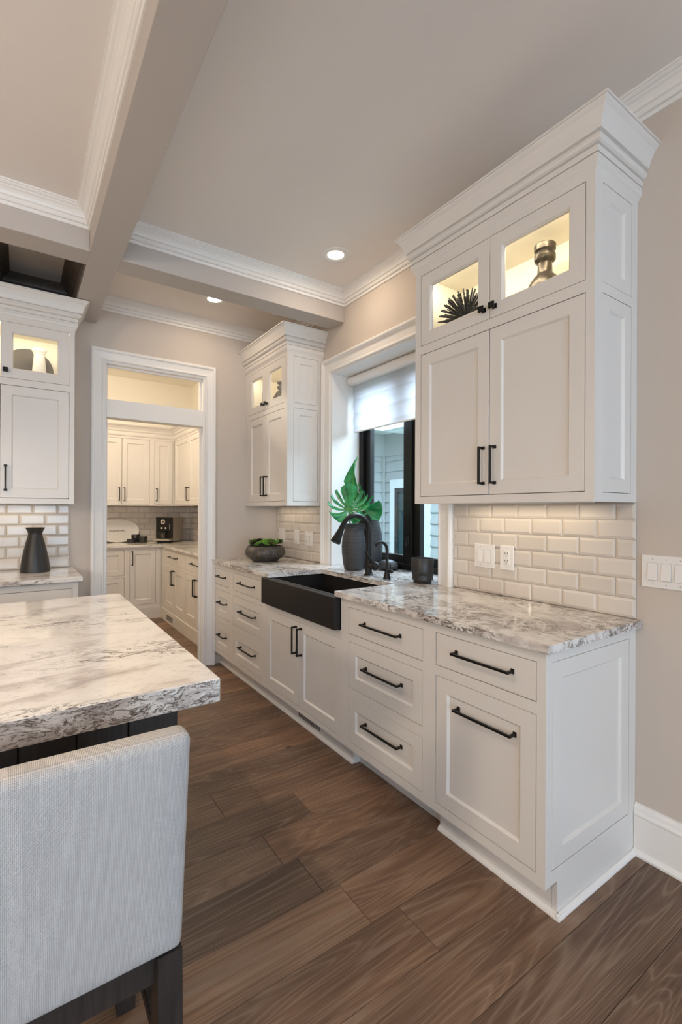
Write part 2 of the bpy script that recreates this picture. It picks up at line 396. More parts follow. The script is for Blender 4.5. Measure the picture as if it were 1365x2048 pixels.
# ---- baseboard and shoe along the right wall
bp = [(0, 0), (.030, 0), (.030, .008), (.024, .018), (.016, .022), (.016, .15), (.020, .154), (.020, .160), (.013, .168), (.011, .182), (.006, .190), (.005, .196), (0, .196)]
struct('baseboard_right', MB().sweep([(XW, YR), (XW, .870)], bp), 'trim')
struct('baseboard_pantry', MB().sweep([(-.3, 6.72), (-.3, 4.12)], bp), 'trim')
# ---- doorway to the pantry with a transom
door = empty('door_1', (.92, YB, 0), kind='structure'); dl = (-.92, -YB, 0)
cas = [(0, 0), (0, .013), (.004, .017), (.010, .017), (.014, .012), (.020, .011), (.062, .019), (.064, .026), (.070, .030), (.082, .030), (.086, .026), (.090, .022), (.090, 0)]
obj('casing', MB().sweep([(.53, .0), (.53, 2.482), (1.315, 2.482), (1.315, 0)], cas, lambda a, b_, c: (a, YB - c, b_)), 'trim', door, dl)
jm = MB(); jm.box(.53, .548, YB + .0, 4.125, 0, 2.482); jm.box(1.297, 1.315, YB + .0, 4.125, 0, 2.482); jm.box(.548, 1.297, YB, 4.125, 2.464, 2.482)
jm.box(1.283, 1.297, YB + .05, YB + .075, 0, 2.464); jm.box(.548, .562, YB + .05, YB + .075, 0, 2.464); jm.box(.562, 1.283, YB + .05, YB + .075, 2.45, 2.464)
obj('jamb', jm, 'trim', door, dl)
tb = MB(); tb.box(.546, 1.299, YB - .006, 4.10, 2.05, 2.19, .002); obj('transom_bar', tb, 'trim', door, dl)
tp = MB(); tp.box(.56, 1.285, YB + .0765, YB + .0825, 2.19, 2.452); obj('transom_pane', tp, 'glass', door, dl)
# back-side casing in the pantry
obj('casing', MB().sweep([(1.315, 0), (1.315, 2.482), (.53, 2.482), (.53, 0)], [(-o, h) for o, h in cas], lambda a, b_, c: (a, 4.12 + c, b_)), 'trim', door, dl)

# ---- window over the sink
WY0, WY1, WZ0, WZ1 = 1.922, 3.08, .914, 2.415
win = empty('window_1', (2.3, 2.5, WZ0), kind='structure'); wlc = (-2.3, -2.5, -WZ0)
j = MB(); j.box(XW + .001, 2.37, WY1 - .012, WY1, WZ0, WZ1); j.box(XW + .001, 2.37, WY0, WY0 + .012, WZ0, WZ1); j.box(XW + .001, 2.37, WY0 + .012, WY1 - .012, WZ1 - .012, WZ1)
obj('jamb', j, 'trim', win, wlc)
wc = [(0, 0), (0, .014), (.004, .018), (.010, .018), (.014, .013), (.022, .012), (.070, .017), (.074, .024), (.082, .027), (.086, .034), (.096, .036), (.104, .030), (.110, .022), (.110, 0)]
# path in (-y, z) so the left normal points away from the opening
obj('casing', MB().sweep([(-WY1, WZ0), (-WY1, WZ1), (-WY0, WZ1), (-WY0, WZ0)], wc, lambda a, b_, c: (XW - c, -a, b_)), 'trim', win, wlc)
FX = 2.275
fr = MB()
y0, y1, z0, z1 = WY0 + .012, WY1 - .012, WZ0 + .001, WZ1 - .012
fr.box(FX, 2.37, y0, y0 + .045, z0, z1, .002); fr.box(FX, 2.37, y1 - .045, y1, z0, z1, .002); fr.box(FX, 2.37, y0 + .045, y1 - .045, z0, z0 + .045, .002); fr.box(FX, 2.37, y0 + .045, y1 - .045, z1 - .045, z1, .002)
fr.box(FX + .005, 2.365, 2.455, 2.505, z0 + .045, z1 - .045, .002)
obj('window_frame', fr, 'black', win, wlc)
for a, c_ in ((2.505, y1 - .045), (y0 + .045, 2.455)):
    s_ = MB(); g = .004
    s_.box(2.305, 2.35, a + g, a + .062, z0 + .049, z1 - .049, .003); s_.box(2.305, 2.35, c_ - .062, c_ - g, z0 + .049, z1 - .049, .003)
    s_.box(2.305, 2.35, a + .062, c_ - .062, z0 + .049, z0 + .100, .003); s_.box(2.305, 2.35, a + .062, c_ - .062, z1 - .1, z1 - .049, .003)
    sa = obj('sash', s_, 'black', win, wlc)
    p = MB(); p.box(2.325, 2.331, a + .060, c_ - .060, z0 + .098, z1 - .098); obj('pane', p, 'winglass', win, wlc)
cr = MB(); cr.box(FX - .035, FX, 2.66, 2.72, z0 + .006, z0 + .034, .004); cr.tube([(FX - .022, 2.69, z0 + .03), (FX - .035, 2.74, z0 + .045), (FX - .03, 2.80, z0 + .04)], .007, 8); obj('crank_handle', cr, 'black', win, wlc)
lk = MB(); lk.box(FX - .012, FX + .004, 2.468, 2.488, 1.10, 1.155, .003); lk.tube([(FX - .014, 2.478, 1.15), (FX - .03, 2.470, 1.115), (FX - .028, 2.468, 1.09)], .006, 8); obj('sash_lock', lk, 'black', win, wlc)

# ---- outside: neighbouring wing with lap siding around a little courtyard
struct('courtyard_ground', MB().box(2.38, 4.75, -2, 5.7, -.3, -.2), 'lawn')
EX, EY = 4.6, 5.56
w1 = struct('wall_courtyard_far', MB().box(EX + .02, EX + .15, -2, EY + .2, -.2, 2.75), 'siding')
w2 = struct('wall_courtyard_side', MB().box(2.38, EX + .02, EY + .02, EY + .15, -.2, 2.75), 'siding')
SP = .152
WYa, WYb, WZt = 4.555, 5.38, 1.80
for i in range(16):
    z0 = -.2 + i * SP; z1 = min(z0 + SP + .01, 2.16)
    if z1 - z0 < .03: continue
    for seg in (((-2, WYa), (WYb, EY + .015)) if z0 < WZt - .05 else ((-2, EY + .015),)):
        a, c_ = seg
        bd = MB(); v = [bd.bm.verts.new(q) for q in ((EX - .026, a, z0), (EX + .02, a, z0), (EX + .02, a, z1), (EX - .002, a, z1), (EX - .026, c_, z0), (EX + .02, c_, z0), (EX + .02, c_, z1), (EX - .002, c_, z1))]
        for f_ in ((0, 1, 2, 3), (7, 6, 5, 4), (0, 4, 5, 1), (1, 5, 6, 2), (2, 6, 7, 3), (3, 7, 4, 0)): bd.bm.faces.new([v[q] for q in f_])
        obj('siding_board', bd, 'siding', w1)
    bd = MB(); v = [bd.bm.verts.new(q) for q in ((2.4, EY - .026, z0), (2.4, EY + .02, z0), (2.4, EY + .02, z1), (2.4, EY - .002, z1), (EX - .015, EY - .026, z0), (EX - .015, EY + .02, z0), (EX - .015, EY + .02, z1), (EX - .015, EY - .002, z1))]
    for f_ in ((0, 1, 2, 3), (7, 6, 5, 4), (0, 4, 5, 1), (1, 5, 6, 2), (2, 6, 7, 3), (3, 7, 4, 0)): bd.bm.faces.new([v[q] for q in f_])
    obj('siding_board', bd, 'siding', w2)
b = MB(); b.box(EX - .060, EX - .028, EY - .060, EY - .028, -.2, 2.16); obj('corner_board', b, 'siding', w2)
b = MB(); b.box(EX - .02, EX + .02, -2, EY, 2.16, 2.5); obj('frieze_board', b, 'siding', w1)
b = MB(); b.box(2.4, EX - .02, EY - .02, EY + .02, 2.16, 2.5); obj('frieze_board', b, 'siding', w2)
b = MB(); b.box(2.4, EX + .12, 4.98, 5.02, 2.43, 2.72); b.box(2.4, EX + .12, 5.02, EY + .1, 2.5, 2.53); obj('soffit', b, 'exttrim', w2)
b = MB(); b.box(4.10, 4.14, -2, 4.98, 2.43, 2.72); b.box(4.14, EX + .12, -2, 4.98, 2.5, 2.53); obj('soffit', b, 'exttrim', w1)
w3 = empty('window_2', (EX, 4.97, .6), kind='structure'); l3 = (-EX, -4.97, -.6)
b = MB()
b.box(EX - .04, EX + .02, WYa, WYa + .10, .2, WZt, .004); b.box(EX - .04, EX + .02, WYb - .10, WYb, .2, WZt, .004); b.box(EX - .045, EX + .02, WYa + .1, WYb - .1, WZt - .13, WZt, .004); b.box(EX - .05, EX + .02, WYa + .1, WYb - .1, .2, .3, .004)
obj('window_trim', b, 'exttrim', w3, l3)
b = MB(); b.box(EX - .03, EX + .01, WYa + .10, WYa + .15, .3, WZt - .13); b.box(EX - .03, EX + .01, WYb - .15, WYb - .10, .3, WZt - .13); b.box(EX - .03, EX + .01, WYa + .15, WYb - .15, .3, .36); b.box(EX - .03, EX + .01, WYa + .15, WYb - .15, WZt - .19, WZt - .13); obj('window_frame', b, 'extdark', w3, l3)
b = MB(); b.box(EX - .005, EX + .005, WYa + .15, WYb - .15, .36, WZt - .19); obj('pane', b, 'extglass', w3, l3)

# ---- glazed bevelled subway tile
TW, TH = .1525, .0775
tile_cache = {}
def tile(w, h):
    k = (round(w, 3), round(h, 3))
    if k not in tile_cache:
        mb = MB(); g = .0011; bv = .011; w, h = k
        r0 = [(g, g), (w - g, g), (w - g, h - g), (g, h - g)]
        r1 = [(g + bv, g + bv), (w - g - bv, g + bv), (w - g - bv, h - g - bv), (g + bv, h - g - bv)]
        A = [mb.bm.verts.new((x, -.0035, z)) for x, z in r0]; B = [mb.bm.verts.new((x, -.0085, z)) for x, z in r1]; Cc = [mb.bm.verts.new((x, 0, z)) for x, z in r0]
        mb.bm.faces.new(B)
        for i in range(4):
            j_ = (i + 1) % 4; mb.bm.faces.new((A[i], A[j_], B[j_], B[i])); mb.bm.faces.new((Cc[i], Cc[j_], A[j_], A[i]))
        tile_cache[k] = mb.mesh('tile'); tile_cache[k].materials.append(M['tile'])
    return tile_cache[k]
def tiles(parent, origin, rz, length, z0, ztop, from_right=True):
    """origin: left end of the run as seen from the front, on the wall; tiles laid out in the local x direction"""
    e = Matrix.Translation(origin) @ Matrix.Rotation(rz, 4, 'Z')
    r = 0; z = z0
    while z < ztop - .02:
        h = min(TH, ztop - z); x = length; first = True
        while x > .012:
            w = TW / 2 if (first and r % 2) else TW
            first = False; w = min(w, x)
            if w > .012:
                p = e @ Vector((x - w, 0, z)); obj('tile', tile(w, h), None, parent, p, (0, 0, rz))
            x -= w
        z += h; r += 1
def grout(parent, x0, x1, y0, y1, z0, z1): obj('grout_bed', MB().box(x0, x1, y0, y1, z0, z1), 'grout', parent)
ZT0, ZT1 = .9165, 1.3735
tiles(wall_right, (XW - .0035, 1.811, 0), RZ, 1.811 - .868, ZT0, ZT1); grout(wall_right, XW - .006, XW, .868, 1.811, ZT0, ZT1)
tiles(wall_right, (XW - .0035, 3.999, 0), RZ, 3.999 - 3.191, ZT0, ZT1); grout(wall_right, XW - .006, XW, 3.191, 3.999, ZT0, ZT1)
tiles(wall_back, (-.62, YB - .0035, 0), 0, .305 + .62, ZT0, ZT1); grout(wall_back, -.62, .305, YB - .006, YB, ZT0, ZT1)
tiles(wall_pantry, (.28, 6.72 - .0035, 0), 0, 2.003 - .28, ZT0, 1.39); grout(wall_pantry, .28, 2.003, 6.72 - .006, 6.72, ZT0, 1.39)
tiles(wall_pantry, (XW - .0095, 6.711, 0), RZ, 6.711 - 4.95, ZT0, 1.39); grout(wall_pantry, XW - .012, XW - .006, 4.95, 6.711, ZT0, 1.39)

# ================================================================== CABINETRY
door_cache = {}
def door_mesh(w, h, kind='panel', st=.058):
    k = (round(w, 4), round(h, 4), kind, st)
    if k in door_cache: return door_cache[k]
    mb = MB(); t = .019; ch, rec = .008, .009; w, h = k[0], k[1]
    if kind == 'slab':
        mb.box(0, w, 0, t, 0, h, .0012)
    else:
        def ring(i, y): return [mb.bm.verts.new(q) for q in ((i, y, i), (w - i, y, i), (w - i, y, h - i), (i, y, h - i))]
        e = .0012
        B0 = ring(0, t); A0 = ring(0, e); A1 = ring(e, 0); R1 = ring(st, 0); R2 = ring(st + ch, rec)
        def band(P, Q):
            for i in range(4): j_ = (i + 1) % 4; mb.bm.faces.new((P[i], P[j_], Q[j_], Q[i]))
        band(B0, A0); band(A0, A1); band(A1, R1); band(R1, R2)
        if kind == 'panel': mb.bm.faces.new(R2); mb.bm.faces.new(B0[::-1])
        else: R3 = ring(st + ch, t); band(R2, R3); band(R3, B0)
    me = mb.mesh('door'); me.materials.append(M['cab']); door_cache[k] = me
    return me
handle_cache = {}
def handle_mesh(L, vert):
    k = (round(L, 3), vert)
    if k not in handle_cache:
        mb = MB(); hl = L / 2
        def bx(a0, a1, y0, y1, c0, c1, bv=.001):
            if vert: mb.box(c0, c1, y0, y1, a0, a1, bv)
            else: mb.box(a0, a1, y0, y1, c0, c1, bv)
        bx(-hl, hl, -.036, -.027, -.0045, .0045)
        for s_ in (-1, 1):
            e = s_ * hl; bx(min(e, e - s_ * .010), max(e, e - s_ * .010), -.030, -.004, -.0045, .0045)
            bx(min(e + s_ * .002, e - s_ * .012), max(e + s_ * .002, e - s_ * .012), -.004, 0, -.009, .009)
        handle_cache[k] = mb.mesh('handle'); handle_cache[k].materials.append(M['black'])
    return handle_cache[k]
_kb = MB(); _kb.box(-.014, .014, -.030, -.020, -.014, .014, .0025); _kb.box(-.006, .006, -.022, -.003, -.006, .006); _kb.box(-.010, .010, -.004, 0, -.010, .010)
knob_me = _kb.mesh('knob'); knob_me.materials.append(M['black'])

def face_frame(w, z0, z1, ops, t=.02, y0=0.):
    mb = MB(); zs = sorted({z0, z1, *[o[2] for o in ops], *[o[3] for o in ops]}); xs = sorted({0., w, *[o[0] for o in ops], *[o[1] for o in ops]})
    for za, zb in zip(zs, zs[1:]):
        run = None
        for xa, xb in list(zip(xs, xs[1:])) + [(None, None)]:
            solid = xa is not None and not any(o[0] - 1e-6 <= xa and xb <= o[1] + 1e-6 and o[2] - 1e-6 <= za and zb <= o[3] + 1e-6 for o in ops)
            if solid: run = (run[0], xb) if run else (xa, xb)
            elif run: mb.box(run[0], run[1], y0, y0 + t, za, zb); run = None
    return mb
def fronts(root, ops):
    """ops: (x0, x1, z0, z1, kind, hardware)   kind: slab / panel / glass   hardware: None, ('h',L,dx,dz) ('v',L,x,z) ('k',x,z) in absolute local coordinates"""
    g = .0026
    for x0, x1, z0, z1, kind, hw in ops:
        nm = 'drawer' if (hw and hw[0] == 'h' and not (len(hw) > 4)) else 'glass_door' if kind == 'glass' else 'door'
        d = obj(nm, door_mesh(x1 - x0 - 2 * g, z1 - z0 - 2 * g, kind), None, root, (x0 + g, .0005, z0 + g))
        if kind == 'glass':
            st = .058; p = MB(); p.box(st + .002, x1 - x0 - 2 * g - st - .002, .012, .015, st + .002, z1 - z0 - 2 * g - st - .002); obj('pane', p, 'glass', d)
        if hw:
            if hw[0] == 'h': obj('handle', handle_mesh(hw[1], False), None, d, (hw[2] - x0 - g, .008 if kind == 'panel' else 0, hw[3] - z0 - g))
            elif hw[0] == 'v': obj('handle', handle_mesh(hw[1], True), None, d, (hw[2] - x0 - g, 0, hw[3] - z0 - g))
            elif hw[0] == 'k': obj('knob', knob_me, None, d, (hw[1] - x0 - g, 0, hw[2] - z0 - g))
HK = [(0, 2.553), (.004, 2.560), (.009, 2.568), (.014, 2.574), (.0168, 2.584), (.0168, 2.603), (.011, 2.6035), (.011, 2.6065), (.0185, 2.607), (.0195, 2.628), (.014, 2.6285), (.014, 2.632), (.024, 2.634), (.031, 2.639), (.0355, 2.648), (.0340, 2.656), (.027, 2.659), (.027, 2.664), (.040, 2.666), (.0428, 2.673), (.047, 2.690), (.054, 2.707), (.062, 2.722), (.073, 2.733), (.0757, 2.738), (.0812, 2.738), (.0812, 2.746), (0, 2.746)]
def led_bar(root, w, z, power):
    p = MB(); p.box(.03, w - .03, .0215, .033, z - .008, z, .001); o = obj('cabinet_light', p, 'led', root)
    l = area('cabinet_led', (w / 2, .036, z - .014), (.55, 0, 0), w - .1, .012, power, (1, .90, .68), 'RECTANGLE', PI); l.parent = root
    return o

def upper_cabinet(label, loc, rz, w, depth, split, x0, x1, sideR, sideL, crownL, crownR, power=1.9, mat_name='cab'):
    """tall double-door wall cabinet with lit glass doors on top; local x to the right, y into the wall"""
    root = empty('upper_cabinet', loc, rz, label=label, cat='cabinet')
    Z0, Z1 = 1.374, 2.565
    ops = [(x0, split, 2.175, 2.534, 'glass', ('k', split - .028, 2.222)), (split, x1, 2.175, 2.534, 'glass', ('k', split + .028, 2.222)),
           (x0, split, 1.409, 2.132, 'panel', ('v', .165, split - .030, 1.538)), (split, x1, 1.409, 2.132, 'panel', ('v', .165, split + .030, 1.538))]
    obj('face_frame', face_frame(w, Z0, Z1, [(x0, x1, 2.175, 2.534), (x0, x1, 1.409, 2.132)]), mat_name, root)
    fronts(root, ops)
    c = MB(); t = .016
    c.box(0, t, .02, depth, Z0, Z1); c.box(w - t, w, .02, depth, Z0, Z1); c.box(t, w - t, .02, depth, Z1 - .028, Z1)
    c.box(t, w - t, depth - .01, depth, Z0 + .03, Z1 - .028); c.box(t, w - t, .02, depth, Z0 + .012, Z0 + .03)
    obj('carcass', c, mat_name, root)
    sh = MB(); sh.box(t + .001, w - t - .001, .022, depth - .011, 2.138, 2.156); obj('shelf', sh, 'interior', root)
    ln = MB(); ln.box(t, t + .003, .021, depth - .011, 2.157, Z1 - .029); ln.box(w - t - .003, w - t, .021, depth - .011, 2.157, Z1 - .029); ln.box(t + .003, w - t - .003, depth - .014, depth - .0105, 2.157, Z1 - .029); ln.box(t + .003, w - t - .003, .021, depth - .014, Z1 - .032, Z1 - .0285); obj('lining', ln, 'interior', root)
    led_bar(root, w, Z1 - .0325, power * 1.35)
    for on, sx in ((sideR, w), (sideL, 0)):
        if not on: continue
        sgn = 1 if sx else -1
        for za, zb in ((2.173, 2.531), (1.409, 2.131)):
            p = obj('side_panel', door_mesh(.216, zb - za, 'panel', .050), None, root, (sx + sgn * .019, .056 if sgn > 0 else .056 + .216, za), (0, 0, PI / 2 if sgn > 0 else -PI / 2))
        f = MB(); yA, yB = .054, .274
        def sb(y0, y1, z0, z1): f.box(sx, sx + sgn * .019, y0, y1, z0, z1)
        sb(0, yA, Z0, Z1); sb(yB, depth, Z0, Z1); sb(yA, yB, Z0, 1.407); sb(yA, yB, 2.133, 2.171); sb(yA, yB, 2.533, Z1)
        obj('side_frame', f, mat_name, root)
    xl = -.019 if sideL else 0; xr = w + (.019 if sideR else 0)
    path = ([(xr, depth)] if crownR else []) + [(xr, 0), (xl, 0)] + ([(xl, depth)] if crownL else [])
    obj('crown_molding', MB().sweep(path, HK), mat_name, root)
    tp = MB(); tp.box(xl + .001, xr - .001, .001, depth, 2.566, 2.735); obj('crown_backing', tp, mat_name, root)
    lr = MB(); lr.box(.004, w - .004, .003, .019, Z0 - .0, Z0 + .011); obj('bottom_rail', lr, mat_name, root)
    # under-cabinet light bar near the wall
    ub = MB(); ub.box(.10, w - .10, depth - .115, depth - .085, Z0 - .001, Z0 + .010); u = obj('light_bar', ub, 'plastic', root)
    l = area('under_cabinet_led', (w / 2, depth - .10, Z0 - .004), (0, 0, 0), w - .24, .02, power * .36, (1, .83, .60), 'RECTANGLE', PI); l.parent = root
    return root
UF = 1.688; UD = XW - UF
# near cabinet: local x = 1.771 - Y ; the two end frames add 19 mm each
up_near = upper_cabinet('tall white wall cabinet with lit glass doors, nearest, right of the window', (UF, 1.771, 0), RZ, .881, UD - .001, 1.771 - 1.327, .020, .867, True, True, True, True)
up_far = upper_cabinet('white wall cabinet with lit glass doors between the pantry door and the window', (UF, 3.999, 0), RZ, .780, UD - .001, 3.999 - 3.587, .064, .760, True, False, False, True, 1.1)
up_left = upper_cabinet('white wall cabinet with glass doors at left, over the black tapered vase', (-.532, 3.67, 0), 0, .838, YB - 3.67 - .001, .426, .047, .807, False, False, True, True, 1.15)

# ---- base cabinets of the sink run
BF = 1.397; BD = XW - BF - .001; ZF0, ZF1 = .119, .884
def shoe(mb, x0, x1, yk, endL=False, endR=False):
    pr = [(0, 0), (.015, 0), (.015, .006), (.011, .014), (.004, .018), (0, .018)]
    mb.sweep([(x1, yk), (x0, yk)], pr)
def base_cabinet(label, ya, yb, ops, toe='shoe', top=ZF1, carc=None, end=False):
    w = ya - yb
    root = empty('base_cabinet', (BF, ya, 0), RZ, label=label, cat='cabinet')
    conv = [(ya - o[0], ya - o[1], o[2], o[3], o[4], o[5]) for o in ops]
    obj('face_frame', face_frame(w, ZF0, top, [(o[0], o[1], o[2], o[3]) for o in conv]), 'cab', root)
    fronts(root, conv)
    b = MB(); b.box(.0004, w - (.0204 if end else .0004), .0215, BD, ZF0, carc or ZF1 - .001); obj('carcass', b, 'cab', root)
    k = MB(); wk = w if not end else w - .02
    if toe == 'shoe':
        k.box(0, wk, .070, .088, 0, ZF0); obj('toe_kick', k, 'cab', root)
        s_ = MB(); shoe(s_, 0, w + (.0 if not end else .012), .0695); obj('shoe_molding', s_, 'trim', root)
    else:
        k.box(0, w, .105, .120, 0, ZF0); k.box(0, .003, .088, .105, 0, ZF0); k.box(w - .003, w, .088, .105, 0, ZF0); obj('toe_kick', k, 'cab', root)
    return root, conv
def D3(y0, y1, L, off=.010):
    c = (y0 + y1) / 2
    return lambda ya: [(y0, y1, .706, .843, 'slab', ('h', L, ya - c, .782)), (y0, y1, .432, .668, 'panel', ('h', L, ya - c, .562)), (y0, y1, .156, .387, 'panel', ('h', L, ya - c, .288))]
base_cabinet('narrow white three-drawer base cabinet against the pantry door casing', 4.0 - .001, 3.581, D3(3.956, 3.618, .165)(3.999))
base_cabinet('wide white three-drawer base cabinet left of the black sink', 3.581, 2.972, D3(3.544, 2.999, .270)(3.581))
sk, _ = base_cabinet('white two-door cabinet under the black apron sink', 2.972, 2.010,
    [(2.946, 2.490, .147, .664, 'panel', ('v', .168, 2.972 - 2.520, .548)), (2.490, 2.036, .147, .664, 'panel', ('v', .168, 2.972 - 2.458, .548))], 'shoe', .708, .55)
st = MB(); st.box(0, .027, .0, .02, .708, ZF1); obj('stile', st, 'cab', sk); st = MB(); st.box(.962 - .027, .962, 0, .02, .708, ZF1); obj('stile', st, 'cab', sk)
vg = empty('vent_grille', (.0, 0, 0)); vg.parent = sk
b = MB(); b.box(.36, .64, .0662, .0698, .028, .092); fr_ = obj('vent_frame', b, 'cab', vg)
for i in range(20):
    b = MB(); b.box(.372 + i * .0128, .372 + i * .0128 + .0050, .0645, .0664, .036, .084); obj('slot', b, 'slot', vg)
base_cabinet('white three-drawer base cabinet right of the sink, above the recessed toe kick', 2.010, 1.394, D3(1.970, 1.429, .270)(2.010), 'deep')
en, _ = base_cabinet('white end base cabinet with one drawer and a tall pull-out front', 1.394, .8715,
    [(1.356, .904, .713, .846, 'slab', ('h', .260, 1.394 - 1.120, .789)), (1.356, .904, .155, .673, 'panel', ('h', .260, 1.394 - 1.116, .572, 'door'))], 'shoe', end=True)
# finished end of the run
w = 1.394 - .8715
f = MB(); sx = w
def sb(y0, y1, z0, z1): f.box(sx - .019, sx, y0, y1, z0, z1)
yA, yB, zA, zB = .036, .560, .165, .846
sb(.0205, yA, ZF0, ZF1); sb(yB, BD, 0, ZF1); sb(yA, yB, zB, ZF1); sb(yA, yB, ZF0, zA); sb(.070, yB, 0, ZF0)
obj('end_frame', f, 'cab', en)
obj('end_panel', door_mesh(yB - yA - .004, zB - zA - .004, 'panel', .058), None, en, (sx, yA + .002, zA + .002), (0, 0, PI / 2))
s_ = MB(); s_.sweep([(sx + .0005, BD), (sx + .0005, .056)], [(0, 0), (.015, 0), (.015, .006), (.011, .014), (.004, .018), (0, .018)])
obj('shoe_molding', s_, 'trim', en)

# ---- worktop of the sink run (one continuous slab, notched for the sink, running into the window recess)
ct = MB(); cx0 = 1.372
ct.poly([(cx0, .847), (XW - .001, .847), (XW - .001, 1.936), (2.272, 1.936), (2.272, 3.066), (XW - .001, 3.066), (XW - .001, 3.998), (cx0, 3.998), (cx0, 2.866), (1.80, 2.866), (1.80, 2.065), (cx0, 2.065)], .8855, .914, .0022)
obj('worktop', ct, 'quartz_y', label='veined white quartz worktop of the sink run under the window', cat='worktop')

# ---- apron sink
sink = empty('apron_sink', (1.357, 2.49, .71), label='matte black apron-front farmhouse sink set into the worktop', cat='sink'); sl = (-1.357, -2.49, -.71)
b = MB(); y0, y1 = 2.040, 2.942
b.box(1.357, 1.397 - .0008, y0, y1, .7105, .8825, .005); obj('apron', b, 'blackflat', sink, sl)
b = MB(); xi0, xi1, yi0, yi1 = 1.418, 1.815, 2.052, 2.878
b.box(1.3975, xi0, y0 + .004, y1 - .004, .7105, .8822); b.box(xi1, 1.84, y0, y1, .66, .8845); b.box(xi0, xi1, y0, yi0, .66, .8845); b.box(xi0, xi1, yi1, y1, .66, .8845); b.box(1.42, 1.84, y0, y1, .64, .66); obj('basin', b, 'blackflat', sink, sl)

# ---- left cabinet run on the back wall
LF = 3.385
root = empty('base_cabinet', (-.532, LF, 0), 0, label='white base cabinet under the black tapered vase, beside the pantry door', cat='cabinet')
ops = [(.04, .807, .70, .843, 'slab', ('h', .27, .42, .775)), (.04, .422, .15, .664, 'panel', ('v', .168, .39, .55)), (.426, .807, .15, .664, 'panel', ('v', .168, .458, .55))]
obj('face_frame', face_frame(.838, ZF0, ZF1, [(.04, .807, .70, .843), (.04, .807, .15, .664)]), 'cab', root); fronts(root, ops)
b = MB(); b.box(.0, .838, .0215, YB - LF - .001, ZF0, ZF1 - .001); obj('carcass', b, 'cab', root)
b = MB(); b.box(0, .838, .07, .088, 0, ZF0); b.box(.820, .838, .088, YB - LF - .001, 0, ZF0); obj('toe_kick', b, 'cab', root)
b = MB(); b.box(-.60, .330, 3.36, YB - .007, .8855, .914, .0022); obj('worktop', b, 'quartz_x', label='veined quartz worktop carrying the black tapered vase', cat='worktop')

# ---- island
b = MB(); b.box(-1.7, .4205, 1.150, 2.598, .854, .914, .003)
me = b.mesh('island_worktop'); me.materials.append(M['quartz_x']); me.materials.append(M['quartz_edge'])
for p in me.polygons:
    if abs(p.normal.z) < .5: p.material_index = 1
obj('island_worktop', me, None, label='thick veined quartz island worktop in the left foreground', cat='worktop')
isl = empty('kitchen_island', (-.6, 2, 0), label='dark espresso island base with vertical boards behind the stool', cat='island'); il = (.6, -2, 0)
b = MB(); b.box(-1.55, .386, 1.462, 2.52, .0, .853); obj('body', b, 'darkwood', isl, il)
x = .390; i = 0
while x > -1.55:
    b = MB(); b.box(x - .130, x - .003, 1.45, 1.462, .10, .853, .0015); obj('board', b, 'darkwood', isl, il); x -= .130
y = 1.452
while y < 2.50:
    b = MB(); b.box(.386, .397, y + .0015, y + .1265, .10, .853, .0015); obj('board', b, 'darkwood', isl, il); y += .128
b = MB(); b.box(-1.56, .402, 1.444, 2.53, 0, .099); obj('plinth', b, 'darkwood', isl, il)

# ================================================================== PANTRY
PF = 6.39
def simple_upper(label, loc, rz, w, depth, ops, power=0):
    root = empty('pantry_upper_cabinet', loc, rz, label=label, cat='cabinet'); Z0, Z1 = 1.39, 2.27
    obj('face_frame', face_frame(w, Z0, Z1, [o[:4] for o in ops]), 'cab', root); fronts(root, ops)
    b = MB(); b.box(.0004, w - .0004, .0215, depth, Z0, Z1); obj('carcass', b, 'cab', root)
    return root
PKT = [(0, 2.26), (.010, 2.27), (.014, 2.285), (.014, 2.315), (.020, 2.32), (.026, 2.33), (.030, 2.345), (.050, 2.372), (.074, 2.39), (.080, 2.40), (.080, 2.415), (0, 2.415)]
pc1 = simple_upper('white two-door wall cabinet above the oval platter in the pantry', (.68, PF, 0), 0, .730, 6.72 - PF - .007,
    [(.03, .372, 1.408, 2.236, 'panel', ('v', .165, .342, 1.535)), (.372, .700, 1.408, 2.236, 'panel', ('v', .165, .402, 1.535))])
pc2 = simple_upper('single-door white wall cabinet in the far pantry corner', (1.41, PF, 0), 0, .278, 6.72 - PF - .007, [(.03, .262, 1.408, 2.236, 'panel', ('v', .165, .058, 1.535))])
pc3 = simple_upper('white two-door wall cabinet on the right pantry wall', (UF, 6.372, 0), RZ, 1.26, UD - .007,
    [(.03, .630, 1.408, 2.236, 'panel', ('v', .165, .600, 1.535)), (.630, 1.230, 1.408, 2.236, 'panel', ('v', .165, .660, 1.535))])
pc0 = simple_upper('white wall cabinet at the left end of the pantry back wall', (.02, PF, 0), 0, .66, 6.72 - PF - .007, [(.03, .63, 1.408, 2.236, 'panel', ('v', .165, .60, 1.535))])
pct = empty('cornice', (1.0, PF, 2.26), label='white cornice along the top of the pantry wall cabinets', cat='cornice')
obj('crown_molding', MB().sweep([(UF, 5.10), (UF, PF), (.02, PF)], PKT), 'cab', pct, (-1.0, -PF, -2.26))
b = MB(); b.box(.02, UF, PF + .001, 6.712, 2.271, 2.405); b.box(UF + .001, XW - .007, 5.10, 6.712, 2.271, 2.405); obj('top_board', b, 'cab', pct, (-1.0, -PF, -2.26))
